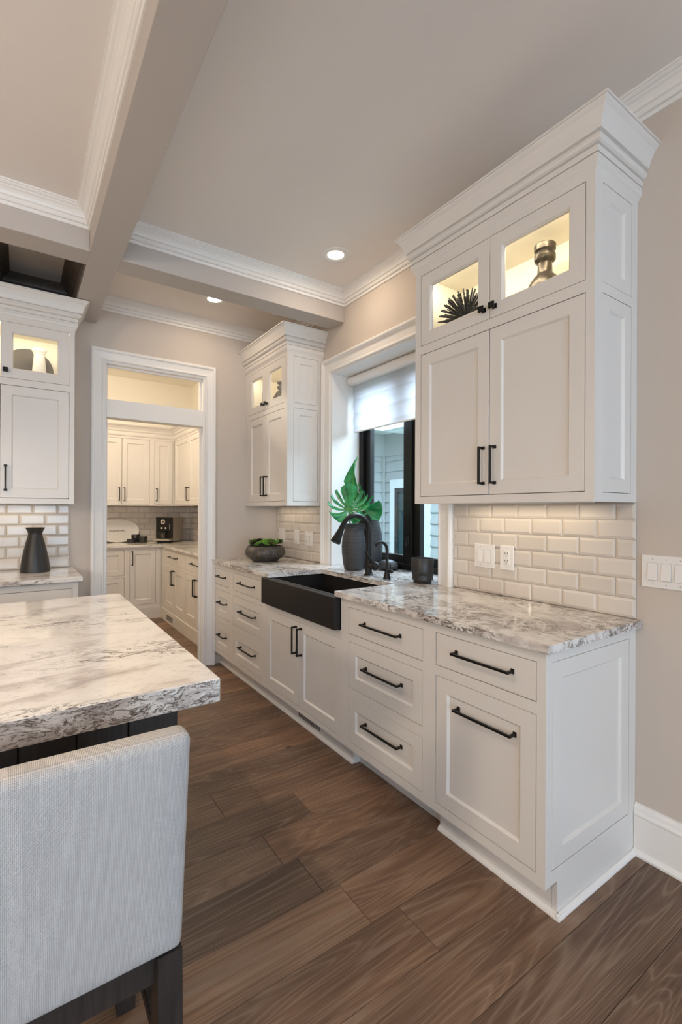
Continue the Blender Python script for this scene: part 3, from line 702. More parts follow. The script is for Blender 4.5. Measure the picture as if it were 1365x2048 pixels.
def simple_base(label, loc, rz, w, depth, ops, vent=None):
    root = empty('pantry_base_cabinet', loc, rz, label=label, cat='cabinet')
    obj('face_frame', face_frame(w, .14, ZF1, [o[:4] for o in ops]), 'cab', root); fronts(root, ops)
    b = MB(); b.box(.0004, w - .0004, .0215, depth, .14, ZF1 - .001); obj('carcass', b, 'cab', root)
    b = MB(); b.box(0, w, -.010, .01, 0, .139, .002); k = obj('base_board', b, 'cab', root)
    if vent:
        b = MB(); b.box(vent, vent + .30, -.0135, -.0105, .03, .11, .001); v_ = obj('vent_grille', b, 'trim', root)
        for i in range(7):
            b = MB(); b.box(vent + .015, vent + .285, -.0150, -.0137, .041 + i * .009, .045 + i * .009); obj('slot', b, 'slot', v_)
    return root
PBY, PBX = 6.10, 1.458
simple_base('white two-drawer base cabinet under the oval platter in the pantry', (.33, PBY, 0), 0, .735, 6.72 - PBY - .007,
    [(.03, .705, .548, .856, 'panel', ('h', .29, .365, .800)), (.03, .705, .19, .526, 'panel', ('h', .29, .365, .478))])
simple_base('single-door white base cabinet in the pantry corner', (1.066, PBY, 0), 0, PBX - 1.066, 6.72 - PBY - .007, [(.028, .330, .182, .858, 'panel', ('v', .17, .058, .752))])
simple_base('white base cabinet below the coffee machine on the right pantry wall', (PBX, PBY - .012, 0), RZ, 1.006, XW - PBX - .007,
    [(.168, .972, .70, .855, 'slab', ('h', .30, .57, .790)), (.168, .57, .182, .668, 'panel', ('v', .17, .54, .555)), (.57, .972, .182, .668, 'panel', ('v', .17, .60, .555))], vent=.30)
simple_base('white base cabinet nearest the doorway on the right pantry wall', (PBX, 5.081, 0), RZ, .80, XW - PBX - .007,
    [(.022, .770, .70, .855, 'slab', ('h', .30, .396, .790)), (.022, .396, .182, .668, 'panel', ('v', .17, .366, .555)), (.396, .770, .182, .668, 'panel', ('v', .17, .426, .555))])
b = MB(); b.poly([(.20, 6.075), (1.432, 6.075), (1.432, 4.27), (XW - .007, 4.27), (XW - .007, 6.713), (.20, 6.713)], .8855, .914, .002)
obj('worktop', b, 'quartz_x', label='L-shaped quartz worktop in the pantry', cat='worktop')
# pantry lights, set in its ceiling out of view through the transom
def downlight(label, x, y, z, power, color=WARM, group='recessed ceiling lights', spread=2.3):
    r = empty('recessed_light', (x, y, z), label=label, cat='ceiling light', group=group)
    b = MB(); b.lathe([(.052, -.0005), (.056, -.004), (.082, -.0055), (.092, -.003), (.093, -.0003)], 40, cap=False); obj('trim_ring', b, 'trim', r)
    b = MB(); b.lathe([(.001, -.0022), (.050, -.0022), (.0525, -.001)], 40, cap=False); obj('lens', b, 'lamp', r)
    l = area('downlight', (0, 0, -.010), (0, 0, 0), .10, .10, power, color, 'DISK', spread); l.parent = r
    return r
downlight('recessed light in the pantry ceiling toward the back counter', .75, 5.45, 3.08, 4, (1, .82, .60), spread=PI)
downlight('recessed light in the pantry ceiling near the doorway', 1.2, 4.75, 3.08, 2.5, (1, .82, .60), spread=PI)
# main room lights: two unseen globe pendants added over the island to brighten the ceiling
def globe(name, label, x, y, z, strength, ztop, r=.11, col=(1, .82, .62)):
    g = empty(name, (x, y, z), label=label, cat='pendant light')
    m = mat('opal_globe', (.9, .88, .84), .4); b_ = m.node_tree.nodes['Principled BSDF']; b_.inputs['Emission Color'].default_value = (*col, 1); b_.inputs['Emission Strength'].default_value = strength
    obj('globe', MB().sphere((0, 0, 0), r, 24), m, g)
    obj('cap', MB().lathe([(.035, r - .012), (.035, r + .03), (.012, r + .05)], 20), 'black', g)
    obj('rod', MB().tube([(0, 0, r + .045), (0, 0, ztop - z - .012)], .005, 8), 'black', g)
    obj('canopy', MB().lathe([(.06, ztop - z - .018), (.06, ztop - z - .001)], 24), 'black', g)
globe('added_pendant', 'opal globe pendant added unseen above the island, nearer the sink run', -.62, 1.87, 1.95, 7, ZC)
globe('added_pendant', 'opal globe pendant added unseen above the island, farther from the sink run', -1.35, 1.87, 1.95, 7, ZC)
globe('added_pendant', 'large opal globe pendant added unseen as warm fill left of the camera', -2.7, .1, 1.95, 82, ZC, .20)  # unseen globe added for warm fill from the left
globe('pantry_pendant', 'opal globe pendant in the pantry, hidden behind the door casing', .33, 5.0, 2.72, 96, 3.08, col=(1, .86, .68))

downlight('recessed light in the ceiling bay in front of the window', 1.655, 2.49, ZC, 3.3, spread=PI)
downlight('recessed light in the bay above the pantry doorway, half hidden by the beam', 1.235, 3.55, ZC, 3.0, spread=PI)
downlight('recessed light above the near end of the island, left of the picture', -.75, 1.2, ZC, 9)
downlight('recessed light above the far end of the island, left of the picture', -.75, 2.3, ZC, 8)

# ================================================================== THINGS
# ---- roller shade
rs = empty('roller_shade', (2.19, 2.5, 2.33), label='white roman-fold roller shade pulled part-way down the sink window', cat='window shade'); rl = (-2.19, -2.5, -2.33)
b = MB(); pr = [(2.155 + .030 - .038 * math.cos(a), 2.366 - .036 * math.sin(a)) for a in [i * PI / 12 - PI / 2 for i in range(13)]] + [(2.215, 2.330), (2.215, 2.402)]
A = [b.bm.verts.new((x_, 1.942, z_)) for x_, z_ in pr]; B = [b.bm.verts.new((x_, 3.058, z_)) for x_, z_ in pr]
for i in range(len(pr)): j_ = (i + 1) % len(pr); b.bm.faces.new((A[i], A[j_], B[j_], B[i]))
b.bm.faces.new(A); b.bm.faces.new(B[::-1]); b.smooth = True
obj('cassette', b, 'trim', rs, rl)
b = MB(); K = 36; vs = []
for i in range(K + 1):
    z_ = 2.334 - (2.334 - 1.965) * i / K; ph = (i / K * 3.3) % 1
    xo = 2.205 - .012 * math.sin(PI * ph) ** .7 - .004
    vs.append((xo, z_))
A = [b.bm.verts.new((x_, 1.968, z_)) for x_, z_ in vs]; B = [b.bm.verts.new((x_, 3.032, z_)) for x_, z_ in vs]
for i in range(K): b.bm.faces.new((A[i], A[i + 1], B[i + 1], B[i]))
bmesh.ops.solidify(b.bm, geom=b.bm.faces[:], thickness=.0015); b.smooth = True
obj('fabric', b, 'shade', rs, rl)
b = MB(); b.box(2.196, 2.206, 1.968, 3.032, 1.955, 1.968, .003); obj('hem_bar', b, 'trim', rs, rl)

# ---- electrical plates
def plate(name, label, x, y, z, w, h, rz, kind, n=1, group=None):
    r = empty(name, (x, y, z), rz, label=label, cat='outlet' if kind == 'o' else 'switch', group=group)
    b = MB(); b.box(-w / 2, w / 2, -.006, 0, -h / 2, h / 2, .002); obj('cover_plate', b, 'plastic', r)
    pitch = .046
    for i in range(n):
        cx = (i - (n - 1) / 2) * pitch
        if kind == 's':
            b = MB(); b.box(cx - .0165, cx + .0165, -.0066, -.005, -.034, .034); obj('rocker_shadow_line', b, 'shadow_and_screw', r)
            b = MB(); v = [b.bm.verts.new(q) for q in ((cx - .0155, -.005, -.033), (cx + .0155, -.005, -.033), (cx + .0155, -.005, .033), (cx - .0155, -.005, .033), (cx - .0155, -.0125, -.032), (cx + .0155, -.0125, -.032), (cx + .0155, -.0078, .033), (cx - .0155, -.0078, .033))]
            for f_ in ((0, 1, 2, 3), (4, 5, 6, 7), (0, 1, 5, 4), (1, 2, 6, 5), (2, 3, 7, 6), (3, 0, 4, 7)): b.bm.faces.new([v[q] for q in f_])
            obj('rocker', b, 'plastic', r)
        elif kind == 'o':
            b = MB(); b.box(cx - .017, cx + .017, -.0085, -.005, -.034, .034, .002); f_ = obj('receptacle', b, 'plastic', r)
            for zz in (-.018, .018):
                for dx in (-.0065, .0065):
                    b = MB(); b.box(cx + dx - .0013, cx + dx + .0013, -.0092, -.0084, zz - .001, zz + .008); obj('slot', b, 'slot', f_)
                b = MB(); b.box(cx - .0025, cx + .0025, -.0092, -.0084, zz - .011, zz - .006); obj('slot', b, 'slot', f_)
        for zz in (-.048, .048):
            b = MB(); b.box(cx - .002, cx + .002, -.0068, -.0058, zz - .002, zz + .002); obj('screw', b, 'shadow_and_screw', r)
    return r
XT = XW - .0125
plate('light_switch', 'white double rocker switch plate on the tile right of the window', XT, 1.592, 1.106, .126, .121, RZ, 's', 2)
plate('power_outlet', 'white duplex outlet on the tile beside the double switch', XT, 1.456, 1.107, .079, .121, RZ, 'o', 1)
plate('light_switch', 'white multi-gang rocker switch plate on the painted wall at right edge', XW - .0005, .741, 1.109, .218, .124, RZ, 's', 4)
plate('light_switch', 'white switch plate partly behind the succulent bowl', XT, 3.875, 1.109, .120, .121, RZ, 's', 2)
plate('light_switch', 'narrow single rocker plate in the middle of the far tile', XT, 3.595, 1.106, .078, .121, RZ, 's', 1)
plate('power_outlet', 'white outlet plate on the far tile next to the window casing', XT, 3.392, 1.101, .128, .121, RZ, 'o', 2)
plate('power_outlet', 'outlet behind the coffee machine cord in the pantry', 1.565, 6.7100, 1.12, .078, .121, 0, 'o', 1)

# ---- faucets
def arc(c, r, a0, a1, n, axis=(-1, 0)):
    return [(c[0] + axis[0] * r * math.cos(a), c[1] + axis[1] * r * math.cos(a), c[2] + r * math.sin(a)) for a in [a0 + (a1 - a0) * i / n for i in range(n + 1)]]
fx, fy = 1.895, 2.445
fa = empty('kitchen_faucet', (fx, fy, .914), label='tall black gooseneck faucet with pull-down spray head', cat='faucet')
b = MB(); b.lathe([(.031, 0), (.031, .006), (.024, .014), (.0215, .05), (.0205, .135), (.0205, .14)], 28); obj('base', b, 'black', fa)
R = .108
pts = [(0, 0, .13), (0, 0, .20), (0, 0, .285)] + arc((-R, 0, .285), R, PI, PI * .10, 22, (1, 0))[1:] if False else [(0, 0, .13), (0, 0, .20), (0, 0, .285)] + [(-R + R * math.cos(t_), 0, .285 + R * math.sin(t_)) for t_ in [PI * .86 * i / 22 for i in range(1, 23)]]
b = MB(); b.tube(pts, .0155, 16); obj('spout', b, 'black', fa)
e = Vector(pts[-1]); d = (Vector(pts[-1]) - Vector(pts[-2])).normalized()
b = MB(); b.tube([e - d * .005, e + d * .012, e + d * .03, e + d * .085, e + d * .118, e + d * .122], [.0165, .018, .0185, .027, .033, .030], 20); obj('spray_head', b, 'black', fa)
b = MB(); b.tube([(0, 0, .062), (.0, -.055, .062)], .017, 16); b.sphere((0, -.070, .066), .030, 20); obj('valve', b, 'black', fa)
b = MB(); b.tube([(0, -.055, .080), (-.030, -.046, .120), (-.056, -.038, .165)], [.008, .007, .0085], 10); obj('lever', b, 'black', fa)
fb = empty('water_faucet', (1.886, 2.247, .914), label='small black filtered-water faucet beside the tall faucet', cat='faucet')
b = MB(); b.lathe([(.024, 0), (.024, .003), (.017, .03), (.0125, .058), (.0115, .065)], 24); obj('base', b, 'black', fb)
R = .052
pts = [(0, 0, .05), (0, 0, .12), (0, 0, .178)] + [(-R + R * math.cos(t_), 0, .178 + R * math.sin(t_)) for t_ in [PI * .80 * i / 16 for i in range(1, 17)]]
b = MB(); b.tube(pts, .0095, 14); obj('spout', b, 'black', fb)
b = MB(); b.tube([(0, 0, .052), (0, -.040, .050)], .010, 12); b.sphere((0, -.042, .050), .0125, 12); obj('valve', b, 'black', fb)
b = MB(); b.tube([(0, -.032, .055), (0, -.032, .098)], .0045, 8); obj('lever', b, 'black', fb)

# ---- vessels by the window
def vessel(name, label, loc, prof, m, cat='vase', seg=44, wall=.006):
    inner = [(max(r - wall, .001), z) for r, z in prof[::-1] if z > prof[0][1] + .012]
    b = MB(); b.lathe(prof + inner + [(.001, prof[0][1] + .012)], seg, cap=False); b.bm.verts.ensure_lookup_table()
    b.bm.faces.new([b.bm.verts[i] for i in range(seg)][::-1])
    return obj(name, b, m, None, loc, label=label, cat=cat)
v1p = [(.060, 0), (.068, .006), (.078, .05), (.086, .12), (.088, .17), (.084, .22), (.074, .265), (.067, .29), (.070, .310), (.082, .328), (.084, .331)]
vase1 = vessel('vase', 'squat charcoal ribbed vase holding the monstera leaves by the window', (1.985, 2.735, .914), v1p, 'charcoal_pot')
ear = MB(); ear.tube([(-.082, .0, .322), (-.098, 0, .318), (-.100, 0, .300), (-.088, .0, .290)], .008, 8)
v2p = [(.056, 0), (.064, .008), (.074, .08), (.080, .15), (.078, .22), (.068, .29), (.054, .345), (.049, .375), (.055, .405), (.066, .425), (.067, .429)]
vessel('vase', 'tall slim charcoal vase half hidden behind the squat vase', (2.148, 2.735, .914), v2p, 'charcoal_pot')
# small dark ornament behind the water faucet
b = MB(); b.lathe([(.045, 0), (.07, .012), (.075, .03), (.06, .055), (.03, .07), (.002, .074)], 24); obj('stone_ornament', b, 'charcoal_pot', None, (2.19, 2.60, .914), label='low rounded dark ornament on the window ledge behind the faucets', cat='ornament')
# tumbler with a faceted foot
b = MB(); seg = 48; prof = [(.050, 0, 1), (.054, .004, 1), (.056, .02, 1), (.060, .035, .8), (.065, .055, .25), (.0665, .075, 0), (.0665, .144, 0), (.0655, .1455, 0), (.0625, .1455, 0), (.062, .02, 0), (.001, .018, 0)]
rings = []
for r_, z_, k_ in prof:
    ring = []
    for i in range(seg):
        a = 2 * PI * i / seg; pet = abs(math.sin(a * 4)); rr = r_ * (1 - k_ * .10 * (1 - pet ** .5))
        ring.append(b.bm.verts.new((rr * math.cos(a), rr * math.sin(a), z_)))
    rings.append(ring)
for A, B in zip(rings, rings[1:]):
    for i in range(seg): b.bm.faces.new((A[i], A[(i + 1) % seg], B[(i + 1) % seg], B[i]))
b.bm.faces.new(rings[0][::-1]); b.smooth = True
obj('planter_cup', b, 'black_pot', None, (1.965, 2.016, .914), label='black ceramic cup with a scalloped foot by the window', cat='cup')

# ---- monstera leaves
def monstera(label, base, stem_from, W_, H_, face, up, slits, curl, twist=0, fold=.0, bend=.24):
    """leaf lying in its own plane: local x across, local z toward the tip, y its normal"""
    root = empty('monstera_leaf', base, label=label, cat='leaf', group='monstera leaves in the charcoal vase')
    f = Vector(face).normalized(); u = Vector(up); u = (u - f * u.dot(f)).normalized(); r_ = u.cross(f) * -1
    def P(x, z):
        tw = twist * z / H_
        yy = curl * ((x / W_) ** 2) * .28 - .20 * curl * max(0, z / H_) ** 2 * H_ / .3 + fold * abs(x)
        x2, y2 = x * math.cos(tw) - yy * math.sin(tw), x * math.sin(tw) + yy * math.cos(tw)
        return r_ * x2 + u * z + f * y2
    b = MB(); NA, NR = 168, 9; grid = {}
    def Rr(t):   # t in -1..1 round from tip
        a = abs(t) * PI * .93
        w = math.sin(a); c = math.cos(a)
        rx = W_ * .52; rz = H_ * .68 if c > 0 else H_ * .40
        R_ = 1 / math.sqrt((w / rx) ** 2 + (c / rz) ** 2)
        if a < .5: R_ *= 1 + .10 * (1 - a / .5) ** 2
        return R_ * (.80 if abs(t) > .985 else 1)
    for i in range(NA + 1):
        t = -1 + 2 * i / NA
        for j_ in range(NR + 1):
            a = t * PI * .93 * (1 - bend * (j_ / NR) ** 2 * math.sin(abs(t) * PI)); rr = Rr(t) * j_ / NR; rip = .008 * math.sin(abs(t) * 34) * (j_ / NR) ** 2
            p = P(rr * math.sin(a), rr * math.cos(a)) + f * rip
            grid[i, j_] = b.bm.verts.new(p)
    for i in range(NA):
        t = -1 + 2 * (i + .5) / NA; at = abs(t)
        for j_ in range(NR):
            q = (j_ + .5) / NR
            if any(abs(at - s_) < w_ * (.35 + .65 * q) and q > dpt for s_, w_, dpt in slits): continue
            if j_ == 0: b.bm.faces.new((grid[i, 0], grid[i, 1], grid[i + 1, 1]))
            else: b.bm.faces.new((grid[i, j_], grid[i, j_ + 1], grid[i + 1, j_ + 1], grid[i + 1, j_]))
    bmesh.ops.delete(b.bm, geom=[v for v in b.bm.verts if not v.link_faces], context='VERTS')
    bmesh.ops.remove_doubles(b.bm, verts=b.bm.verts[:], dist=1e-5)
    bmesh.ops.solidify(b.bm, geom=b.bm.faces[:], thickness=.0016); b.smooth = True
    obj('blade', b, 'leaf', root)
    b = MB(); b.tube([P(0, H_ * .62 * k / 8) + f * .002 for k in range(9)], [.0038 - .0003 * k for k in range(9)], 6)
    for s_ in (-1, 1):
        for tt in (.16, .30, .44, .58, .74):
            an = lambda q: s_ * tt * PI * .93 * (1 - bend * q * q * math.sin(tt * PI)); b.tube([P(Rr(tt) * q * math.sin(an(q)), Rr(tt) * q * math.cos(an(q))) + f * .0015 for q in (.02, .3, .6, .88)], [.0018, .0015, .0012, .0006], 5)
    obj('veins', b, 'leafvein', root)
    b = MB(); bs = Vector(base); sf = Vector(stem_from) - bs
    b.tube([(sf * (1 - k / 6)) + Vector((0, 0, 0)) + f * (-.02 * math.sin(PI * k / 6)) for k in range(7)], .0045, 8); obj('stem', b, 'leafvein', root)
    return root
SL = [(.18, .034, .34), (.33, .044, .26), (.49, .050, .26), (.66, .055, .22)]
monstera('broad split monstera leaf facing the room', (1.925, 2.72, 1.345), (1.975, 2.735, 1.06), .300, .265, (-.60, -.78, .16), (.02, -.02, 1), SL, .30)
monstera('curled upright monstera leaf against the window jamb', (2.045, 2.735, 1.375), (1.99, 2.74, 1.06), .165, .48, (-.55, -1, .25), (-.36, .20, 1), [(.12, .03, .40), (.24, .045, .34), (.38, .055, .3), (.54, .06, .3), (.70, .06, .3)], .8, -1.9, .30)

# ---- bowl of succulents
bx, by = 1.700, 3.605
bp_ = [(.102, 0), (.106, .004), (.112, .012), (.150, .035), (.168, .062), (.170, .075), (.160, .105), (.146, .125), (.142, .128)]
vessel('planter_bowl', 'wide low dark textured bowl planted with succulents', (bx, by, .914), bp_, 'bowl', 'bowl', 56, .010)
b = MB(); b.lathe([(.001, 0), (.138, 0), (.138, .014), (.08, .042), (.001, .056)], 32, cap=False); obj('potting_soil', b, 'soil', None, (bx, by, .914 + .100), label='dark potting soil inside the succulent bowl', cat='soil')
def rosette(r, n, h, seed):
    rg = random.Random(seed); b = MB()
    for ring, (cnt, rad, el) in enumerate(((7, 1, .35), (6, .72, .75), (4, .42, 1.15))):
        for k in range(cnt):
            a = 2 * PI * (k + .5 * ring) / cnt + rg.uniform(-.1, .1); L = r * rad; dx, dy = math.cos(a), math.sin(a); px, py = -dy, dx
            tip = (dx * L * math.cos(el), dy * L * math.cos(el), L * math.sin(el) + .002 * ring); mid = tuple(.6 * t_ for t_ in tip); w_ = r * .24
            p0 = (0, 0, 0); m1 = (mid[0] + px * w_, mid[1] + py * w_, mid[2] + .002); m2_ = (mid[0] - px * w_, mid[1] - py * w_, mid[2] + .002); mb_ = (mid[0], mid[1], mid[2] - r * .14); mt = (mid[0] * .96, mid[1] * .96, mid[2] + r * .10)
            V_ = [b.bm.verts.new(q) for q in (p0, m1, m2_, mb_, mt, tip)]
            for f_ in ((0, 1, 4), (0, 4, 2), (0, 2, 3), (0, 3, 1), (5, 4, 1), (5, 2, 4), (5, 3, 2), (5, 1, 3)): b.bm.faces.new([V_[q] for q in f_])
    return b.mesh('succulent')
ros = {}
for mk in ('succ', 'succ2', 'succ3'):
    ros[mk] = rosette(.034, 8, .02, len(mk) + ord(mk[-1])); ros[mk].materials.append(M[mk])
lab = {'succ': 'bright green succulent rosette in the dark bowl', 'succ2': 'olive succulent rosette in the dark bowl', 'succ3': 'dark brown succulent rosette in the dark bowl'}
rg = random.Random(3); spots = [(0, 0)] + [(.055 * math.cos(a), .055 * math.sin(a)) for a in [i * PI / 3 for i in range(6)]] + [(.118 * math.cos(a), .118 * math.sin(a)) for a in [i * PI / 7 + .2 for i in range(14)]]
for i, (dx, dy) in enumerate(spots):
    mk = ('succ', 'succ', 'succ2', 'succ', 'succ3')[i % 5]; rr = math.hypot(dx, dy)
    o = obj('succulent', ros[mk], None, None, (bx + dx, by + dy, .914 + .163 - .016 * (rr / .1) ** 2 + rg.uniform(-.003, .014)), (dy * 4.5, -dx * 4.5, rg.uniform(0, 6)), label=lab[mk], cat='succulent', group='succulents in the dark bowl, ' + mk.replace('succ3', 'brown').replace('succ2', 'olive').replace('succ', 'green'))
    s_ = rg.uniform(1.0, 1.4); o.scale = (s_, s_, s_)

# ---- black vase on the left worktop
vessel('vase', 'matte black tapered vase with flared lip on the left worktop', (.088, 3.80, .914), [(.085, 0), (.088, .004), (.086, .03), (.078, .09), (.066, .15), (.052, .21), (.043, .245), (.041, .258), (.046, .278), (.057, .298), (.058, .300)], 'black_pot')

# ---- shown in the glass-door cabinets
# near cabinet: bronze vase
SHZ = 2.1565
vessel('vase', 'dark bronze long-necked vase behind glass in the nearest wall cabinet', (1.852, 1.168, SHZ), [(.045, 0), (.062, .005), (.080, .04), (.086, .075), (.080, .115), (.066, .150), (.048, .178), (.034, .192), (.030, .202), (.029, .240), (.034, .245), (.041, .250), (.043, .256), (.043, .274), (.039, .279), (.036, .284), (.038, .290), (.043, .294), (.044, .316), (.041, .320)], 'bronze')
def burst(label, loc, R_, n, seed):
    rg = random.Random(seed); b = MB(); b.sphere((0, 0, 0), .022, 10)
    for i in range(n):
        z_ = -.97 + 1.94 * (i + .5) / n; a = i * 2.39996; q = math.sqrt(1 - z_ * z_); d = Vector((q * math.cos(a), q * math.sin(a), z_)); L = R_ * rg.uniform(.86, 1.0)
        b.tube([d * .012, d * L], [.0022, .0036], 5)
    b.smooth = False
    return obj('stick_burst', b, 'sticks', None, loc, label=label, cat='ornament')
burst('black spiky stick-burst ornament behind glass in the nearest wall cabinet', (1.825, 1.572, SHZ + .136), .140, 260, 5)
# far cabinet
b = MB(); b.lathe([(.001, 0), (.10, .002), (.132, .012), (.132, .017), (.10, .010), (.001, .008)], 40, cap=False); obj('display_plate', b, 'charcoal_pot', None, (1.945, 3.862, SHZ + .150), (0, PI / 2 - .22, PI), label='round dark plate leaning in the far wall cabinet', cat='plate')
vessel('vase', 'small dark ball-topped bottle in the far wall cabinet', (1.85, 3.635, SHZ), [(.030, 0), (.038, .04), (.032, .12), (.014, .17), (.012, .215), (.028, .230), (.028, .245), (.012, .255), (.012, .262), (.032, .274), (.032, .288)], 'black_pot')
b = MB(); b.tube([(0, 0, 0), (.004, .002, .12), (.0, .0, .215)], [.010, .007, .003], 8); b.lathe([(.030, 0), (.030, .006), (.008, .010)], 20); obj('candle_spike', b, 'black_pot', None, (1.76, 3.80, SHZ), label='thin black spike ornament in the far wall cabinet', cat='ornament')
# left cabinet
b = MB(); b.lathe([(.001, 0), (.10, .002), (.148, .014), (.150, .019), (.10, .010), (.001, .008)], 56, cap=False); obj('display_plate', b, 'taupe', None, (.046, 3.945, SHZ + .150), (PI / 2 - .16, 0, 0), label='large round taupe plate standing in the left wall cabinet', cat='plate')
vessel('vase', 'white narrow-neck ceramic vase in front of the taupe plate', (.107, 3.83, SHZ), [(.050, 0), (.053, .004), (.050, .05), (.042, .12), (.035, .205), (.032, .235), (.038, .252), (.046, .266), (.046, .276)], 'whiteceramic')

# ---- pantry counter things
pl = empty('oval_platter', (1.045, 6.64, .914), 0, label='large white oval platter leaning on the pantry tile', cat='platter')
b = MB(); seg = 64; pr = [(.001, .012), (.70, .012), (.78, .010), (.86, -.004), (.985, -.014), (1.0, -.012), (1.0, -.006), (.86, .004), (.78, .020), (.001, .022)]
rings = [[b.bm.verts.new((.262 * k * math.cos(2 * PI * i / seg), y_, .153 + .153 * k * math.sin(2 * PI * i / seg))) for i in range(seg)] for k, y_ in pr]
for A, B in zip(rings, rings[1:]):
    for i in range(seg): b.bm.faces.new((A[i], A[(i + 1) % seg], B[(i + 1) % seg], B[i]))
b.smooth = True; o = obj('dish', b, 'whiteceramic', pl, (0, -.02, 0), (-.20, 0, 0))
b = MB(); xx = -.095; rg = random.Random(11)
while xx < .095:
    w_ = rg.choice((.004, .006, .008)); b.box(xx, xx + w_, .0105, .012, .150 + rg.uniform(-.002, .001), .158 + rg.uniform(-.002, .004)); xx += w_ + .0025
obj('lettering', b, 'ink', pl, (0, -.02, 0), (-.20, 0, 0))
def tin(label, x, y, z, r, h):
    t_ = empty('canister', (x, y, z), label=label, cat='canister', group='black canisters on the pantry worktop')
    b = MB(); b.lathe([(r * .96, 0), (r, .003), (r, h * .62)], 28); obj('body', b, 'black_pot', t_)
    b = MB(); b.lathe([(r * 1.03, h * .63), (r * 1.03, h * .95), (r * .98, h)], 28); obj('lid', b, 'black_pot', t_)
tin('low black canister at the left of the pantry trio', 1.178, 6.48, .914, .048, .050)
tin('tallest black canister at the back of the pantry trio', 1.248, 6.565, .914, .050, .102)
tin('round black canister at the right of the pantry trio', 1.316, 6.47, .914, .053, .080)
cm = empty('coffee_machine', (1.635, 6.44, .914), math.radians(-40), label='black and silver espresso machine in the pantry corner', cat='coffee machine')
b = MB(); b.box(-.112, .112, -.10, .185, .012, .330, .008); obj('body', b, 'silver', cm)
b = MB(); b.box(-.111, .111, -.135, -.101, .055, .328, .006); obj('front_panel', b, 'machine', cm)
b = MB(); b.box(-.105, .105, -.128, .18, 0, .052, .004); obj('base', b, 'machine', cm)
b = MB(); b.box(-.108, .108, -.215, -.129, .022, .050, .004); obj('drip_tray', b, 'silver', cm)
b = MB(); b.tube([(-.01, -.132, .268), (-.01, -.148, .268)], [.030, .030], 24); k_ = obj('dial', b, 'chrome', cm)
b = MB(); b.tube([(-.01, -.1485, .268), (-.01, -.150, .268)], [.015, .015], 20); obj('dial_cap', b, 'machine', k_)
for dx in (-.035, .025):
    b = MB(); b.tube([(dx, -.132, .188), (dx, -.142, .188)], [.012, .012], 16); obj('button', b, 'chrome', cm)
b = MB(); b.box(.075, .083, -.140, -.134, .17, .24, .002); obj('steam_switch', b, 'chrome', cm)
b = MB(); b.box(-.04, .05, -.165, -.134, .130, .160, .004); obj('spout', b, 'machine', cm)
b = MB(); b.tube([(-.10, .167, .10), (-.20, .18, .13), (-.175, .205, .19)], .004, 8); obj('power_cord', b, 'machine', cm)
mg = empty('glass_mug', (1.525, 6.308, .9645), 0, label='clear glass mug standing on the coffee machine tray', cat='mug')
b = MB(); b.lathe([(.030, 0), (.036, .004), (.040, .095), (.037, .095), (.033, .008), (.001, .008)], 28, cap=False); obj('body', b, 'thinglass', mg)
b = MB(); b.tube([(-.037, 0, .078), (-.064, 0, .074), (-.068, 0, .046), (-.050, 0, .024), (-.034, 0, .024)], .005, 8); obj('handle', b, 'thinglass', mg)

# ---- bar stool in the foreground
stl = empty('bar_stool', (.02, 1.05, 0), 0, label='upholstered linen counter stool with dark wood legs, back to the camera', cat='stool'); sw = .242
def slab(mb, W_, T_, H_, bev, lean, bulge):
    """rounded cushion: W wide, T thick, H tall, standing on z=0, leaning back (-y) with height"""
    mb.box(-W_, W_, 0, T_, 0, H_, bev)
    bm = mb.bm
    for axis, n_ in ((2, 10), (0, 8)):
        for k in range(1, n_):
            co = Vector((0, 0, 0)); no = Vector((0, 0, 0)); no[axis] = 1
            co[axis] = (H_ * k / n_) if axis == 2 else (-W_ + 2 * W_ * k / n_)
            bmesh.ops.bisect_plane(bm, geom=bm.verts[:] + bm.edges[:] + bm.faces[:], plane_co=co, plane_no=no)
    for v in bm.verts:
        q = v.co.copy(); s_ = (1 - (q.x / W_) ** 2) * (1 - (2 * q.z / H_ - 1) ** 2)
        if q.y < T_ / 2: v.co.y -= bulge * max(0, s_)
        v.co.y -= lean * q.z / H_
    mb.smooth = True
b = MB(); slab(b, sw, .062, .435, .018, .055, .010); obj('backrest', b, 'linen', stl, (0, -.140, .498))
b = MB()
def bp2(x_, z_): return (x_, -.055 * z_ / .435 - .0008 - .0 , z_)
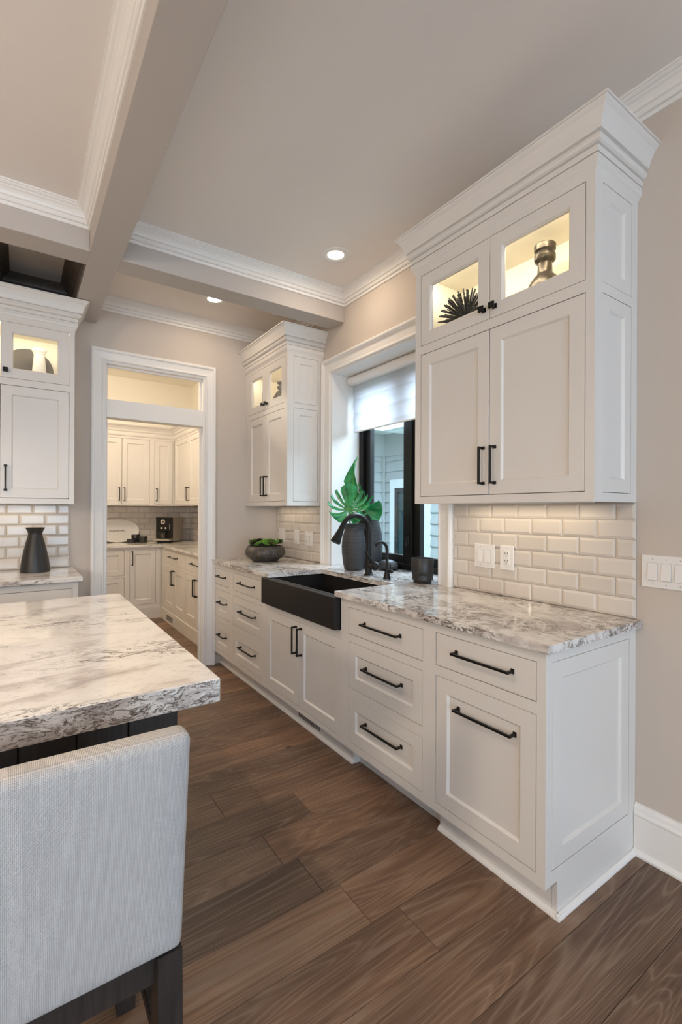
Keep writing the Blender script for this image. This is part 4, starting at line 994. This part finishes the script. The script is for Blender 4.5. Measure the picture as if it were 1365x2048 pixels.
b.tube([bp2(-sw + .012, .419), bp2(sw - .014, .419), bp2(sw - .009, .405), bp2(sw - .009, .02)], .0012, 6); obj('seam', b, 'seam', stl, (0, -.140 + .003, .498))
b = MB(); b.box(-sw + .004, sw - .004, -.070, .36, .545, .640, .022); b.smooth = True; obj('seat', b, 'linen', stl)
b = MB(); b.box(-sw + .006, sw - .006, -.110, -.085, .430, .497, .002); b.box(-sw + .006, sw - .006, .315, .34, .46, .544, .002); b.box(-sw + .006, -sw + .03, -.085, .315, .46, .544, .002); b.box(sw - .03, sw - .006, -.085, .315, .46, .544, .002); obj('seat_rail', b, 'darkwood', stl)
for sx_ in (-1, 1):
    for yy, ly in ((-.135, -.075), (.30, .345)):
        b = MB(); xo, xi = sx_ * (sw - .001), sx_ * (sw - .046)
        v = [b.bm.verts.new(q) for q in ((xo, yy - (.02 if yy < 0 else 0), 0), (xi, yy - (.02 if yy < 0 else 0), 0), (xi, ly - .012 - (.02 if yy < 0 else 0), 0), (xo, ly - .012 - (.02 if yy < 0 else 0), 0), (xo, yy, .545 if yy > 0 else .4975), (xi, yy, .545 if yy > 0 else .4975), (xi, ly, .545 if yy > 0 else .4975), (xo, ly, .545 if yy > 0 else .4975))]
        for f_ in ((0, 3, 2, 1), (4, 5, 6, 7), (0, 1, 5, 4), (1, 2, 6, 5), (2, 3, 7, 6), (3, 0, 4, 7)): b.bm.faces.new([v[q] for q in f_])
        obj('leg', b, 'darkwood', stl)
b = MB(); b.box(-sw + .04, sw - .04, .30, .325, .20, .235, .002); obj('footrest', b, 'darkwood', stl)
for sx_ in (-1, 1):
    b = MB(); b.box(sx_ * (sw - .012), sx_ * (sw - .034), -.12, .31, .255, .285, .002); obj('stretcher', b, 'darkwood', stl)
b = MB(); b.box(-sw + .04, sw - .04, .08, .105, .255, .285, .002); obj('stretcher', b, 'darkwood', stl)
for sx_ in (-1, 1):
    b = MB(); b.tube([(sx_ * (sw - .03), -.09, .44), (sx_ * .02, .30, .25)], .013, 4); obj('brace', b, 'darkwood', stl)
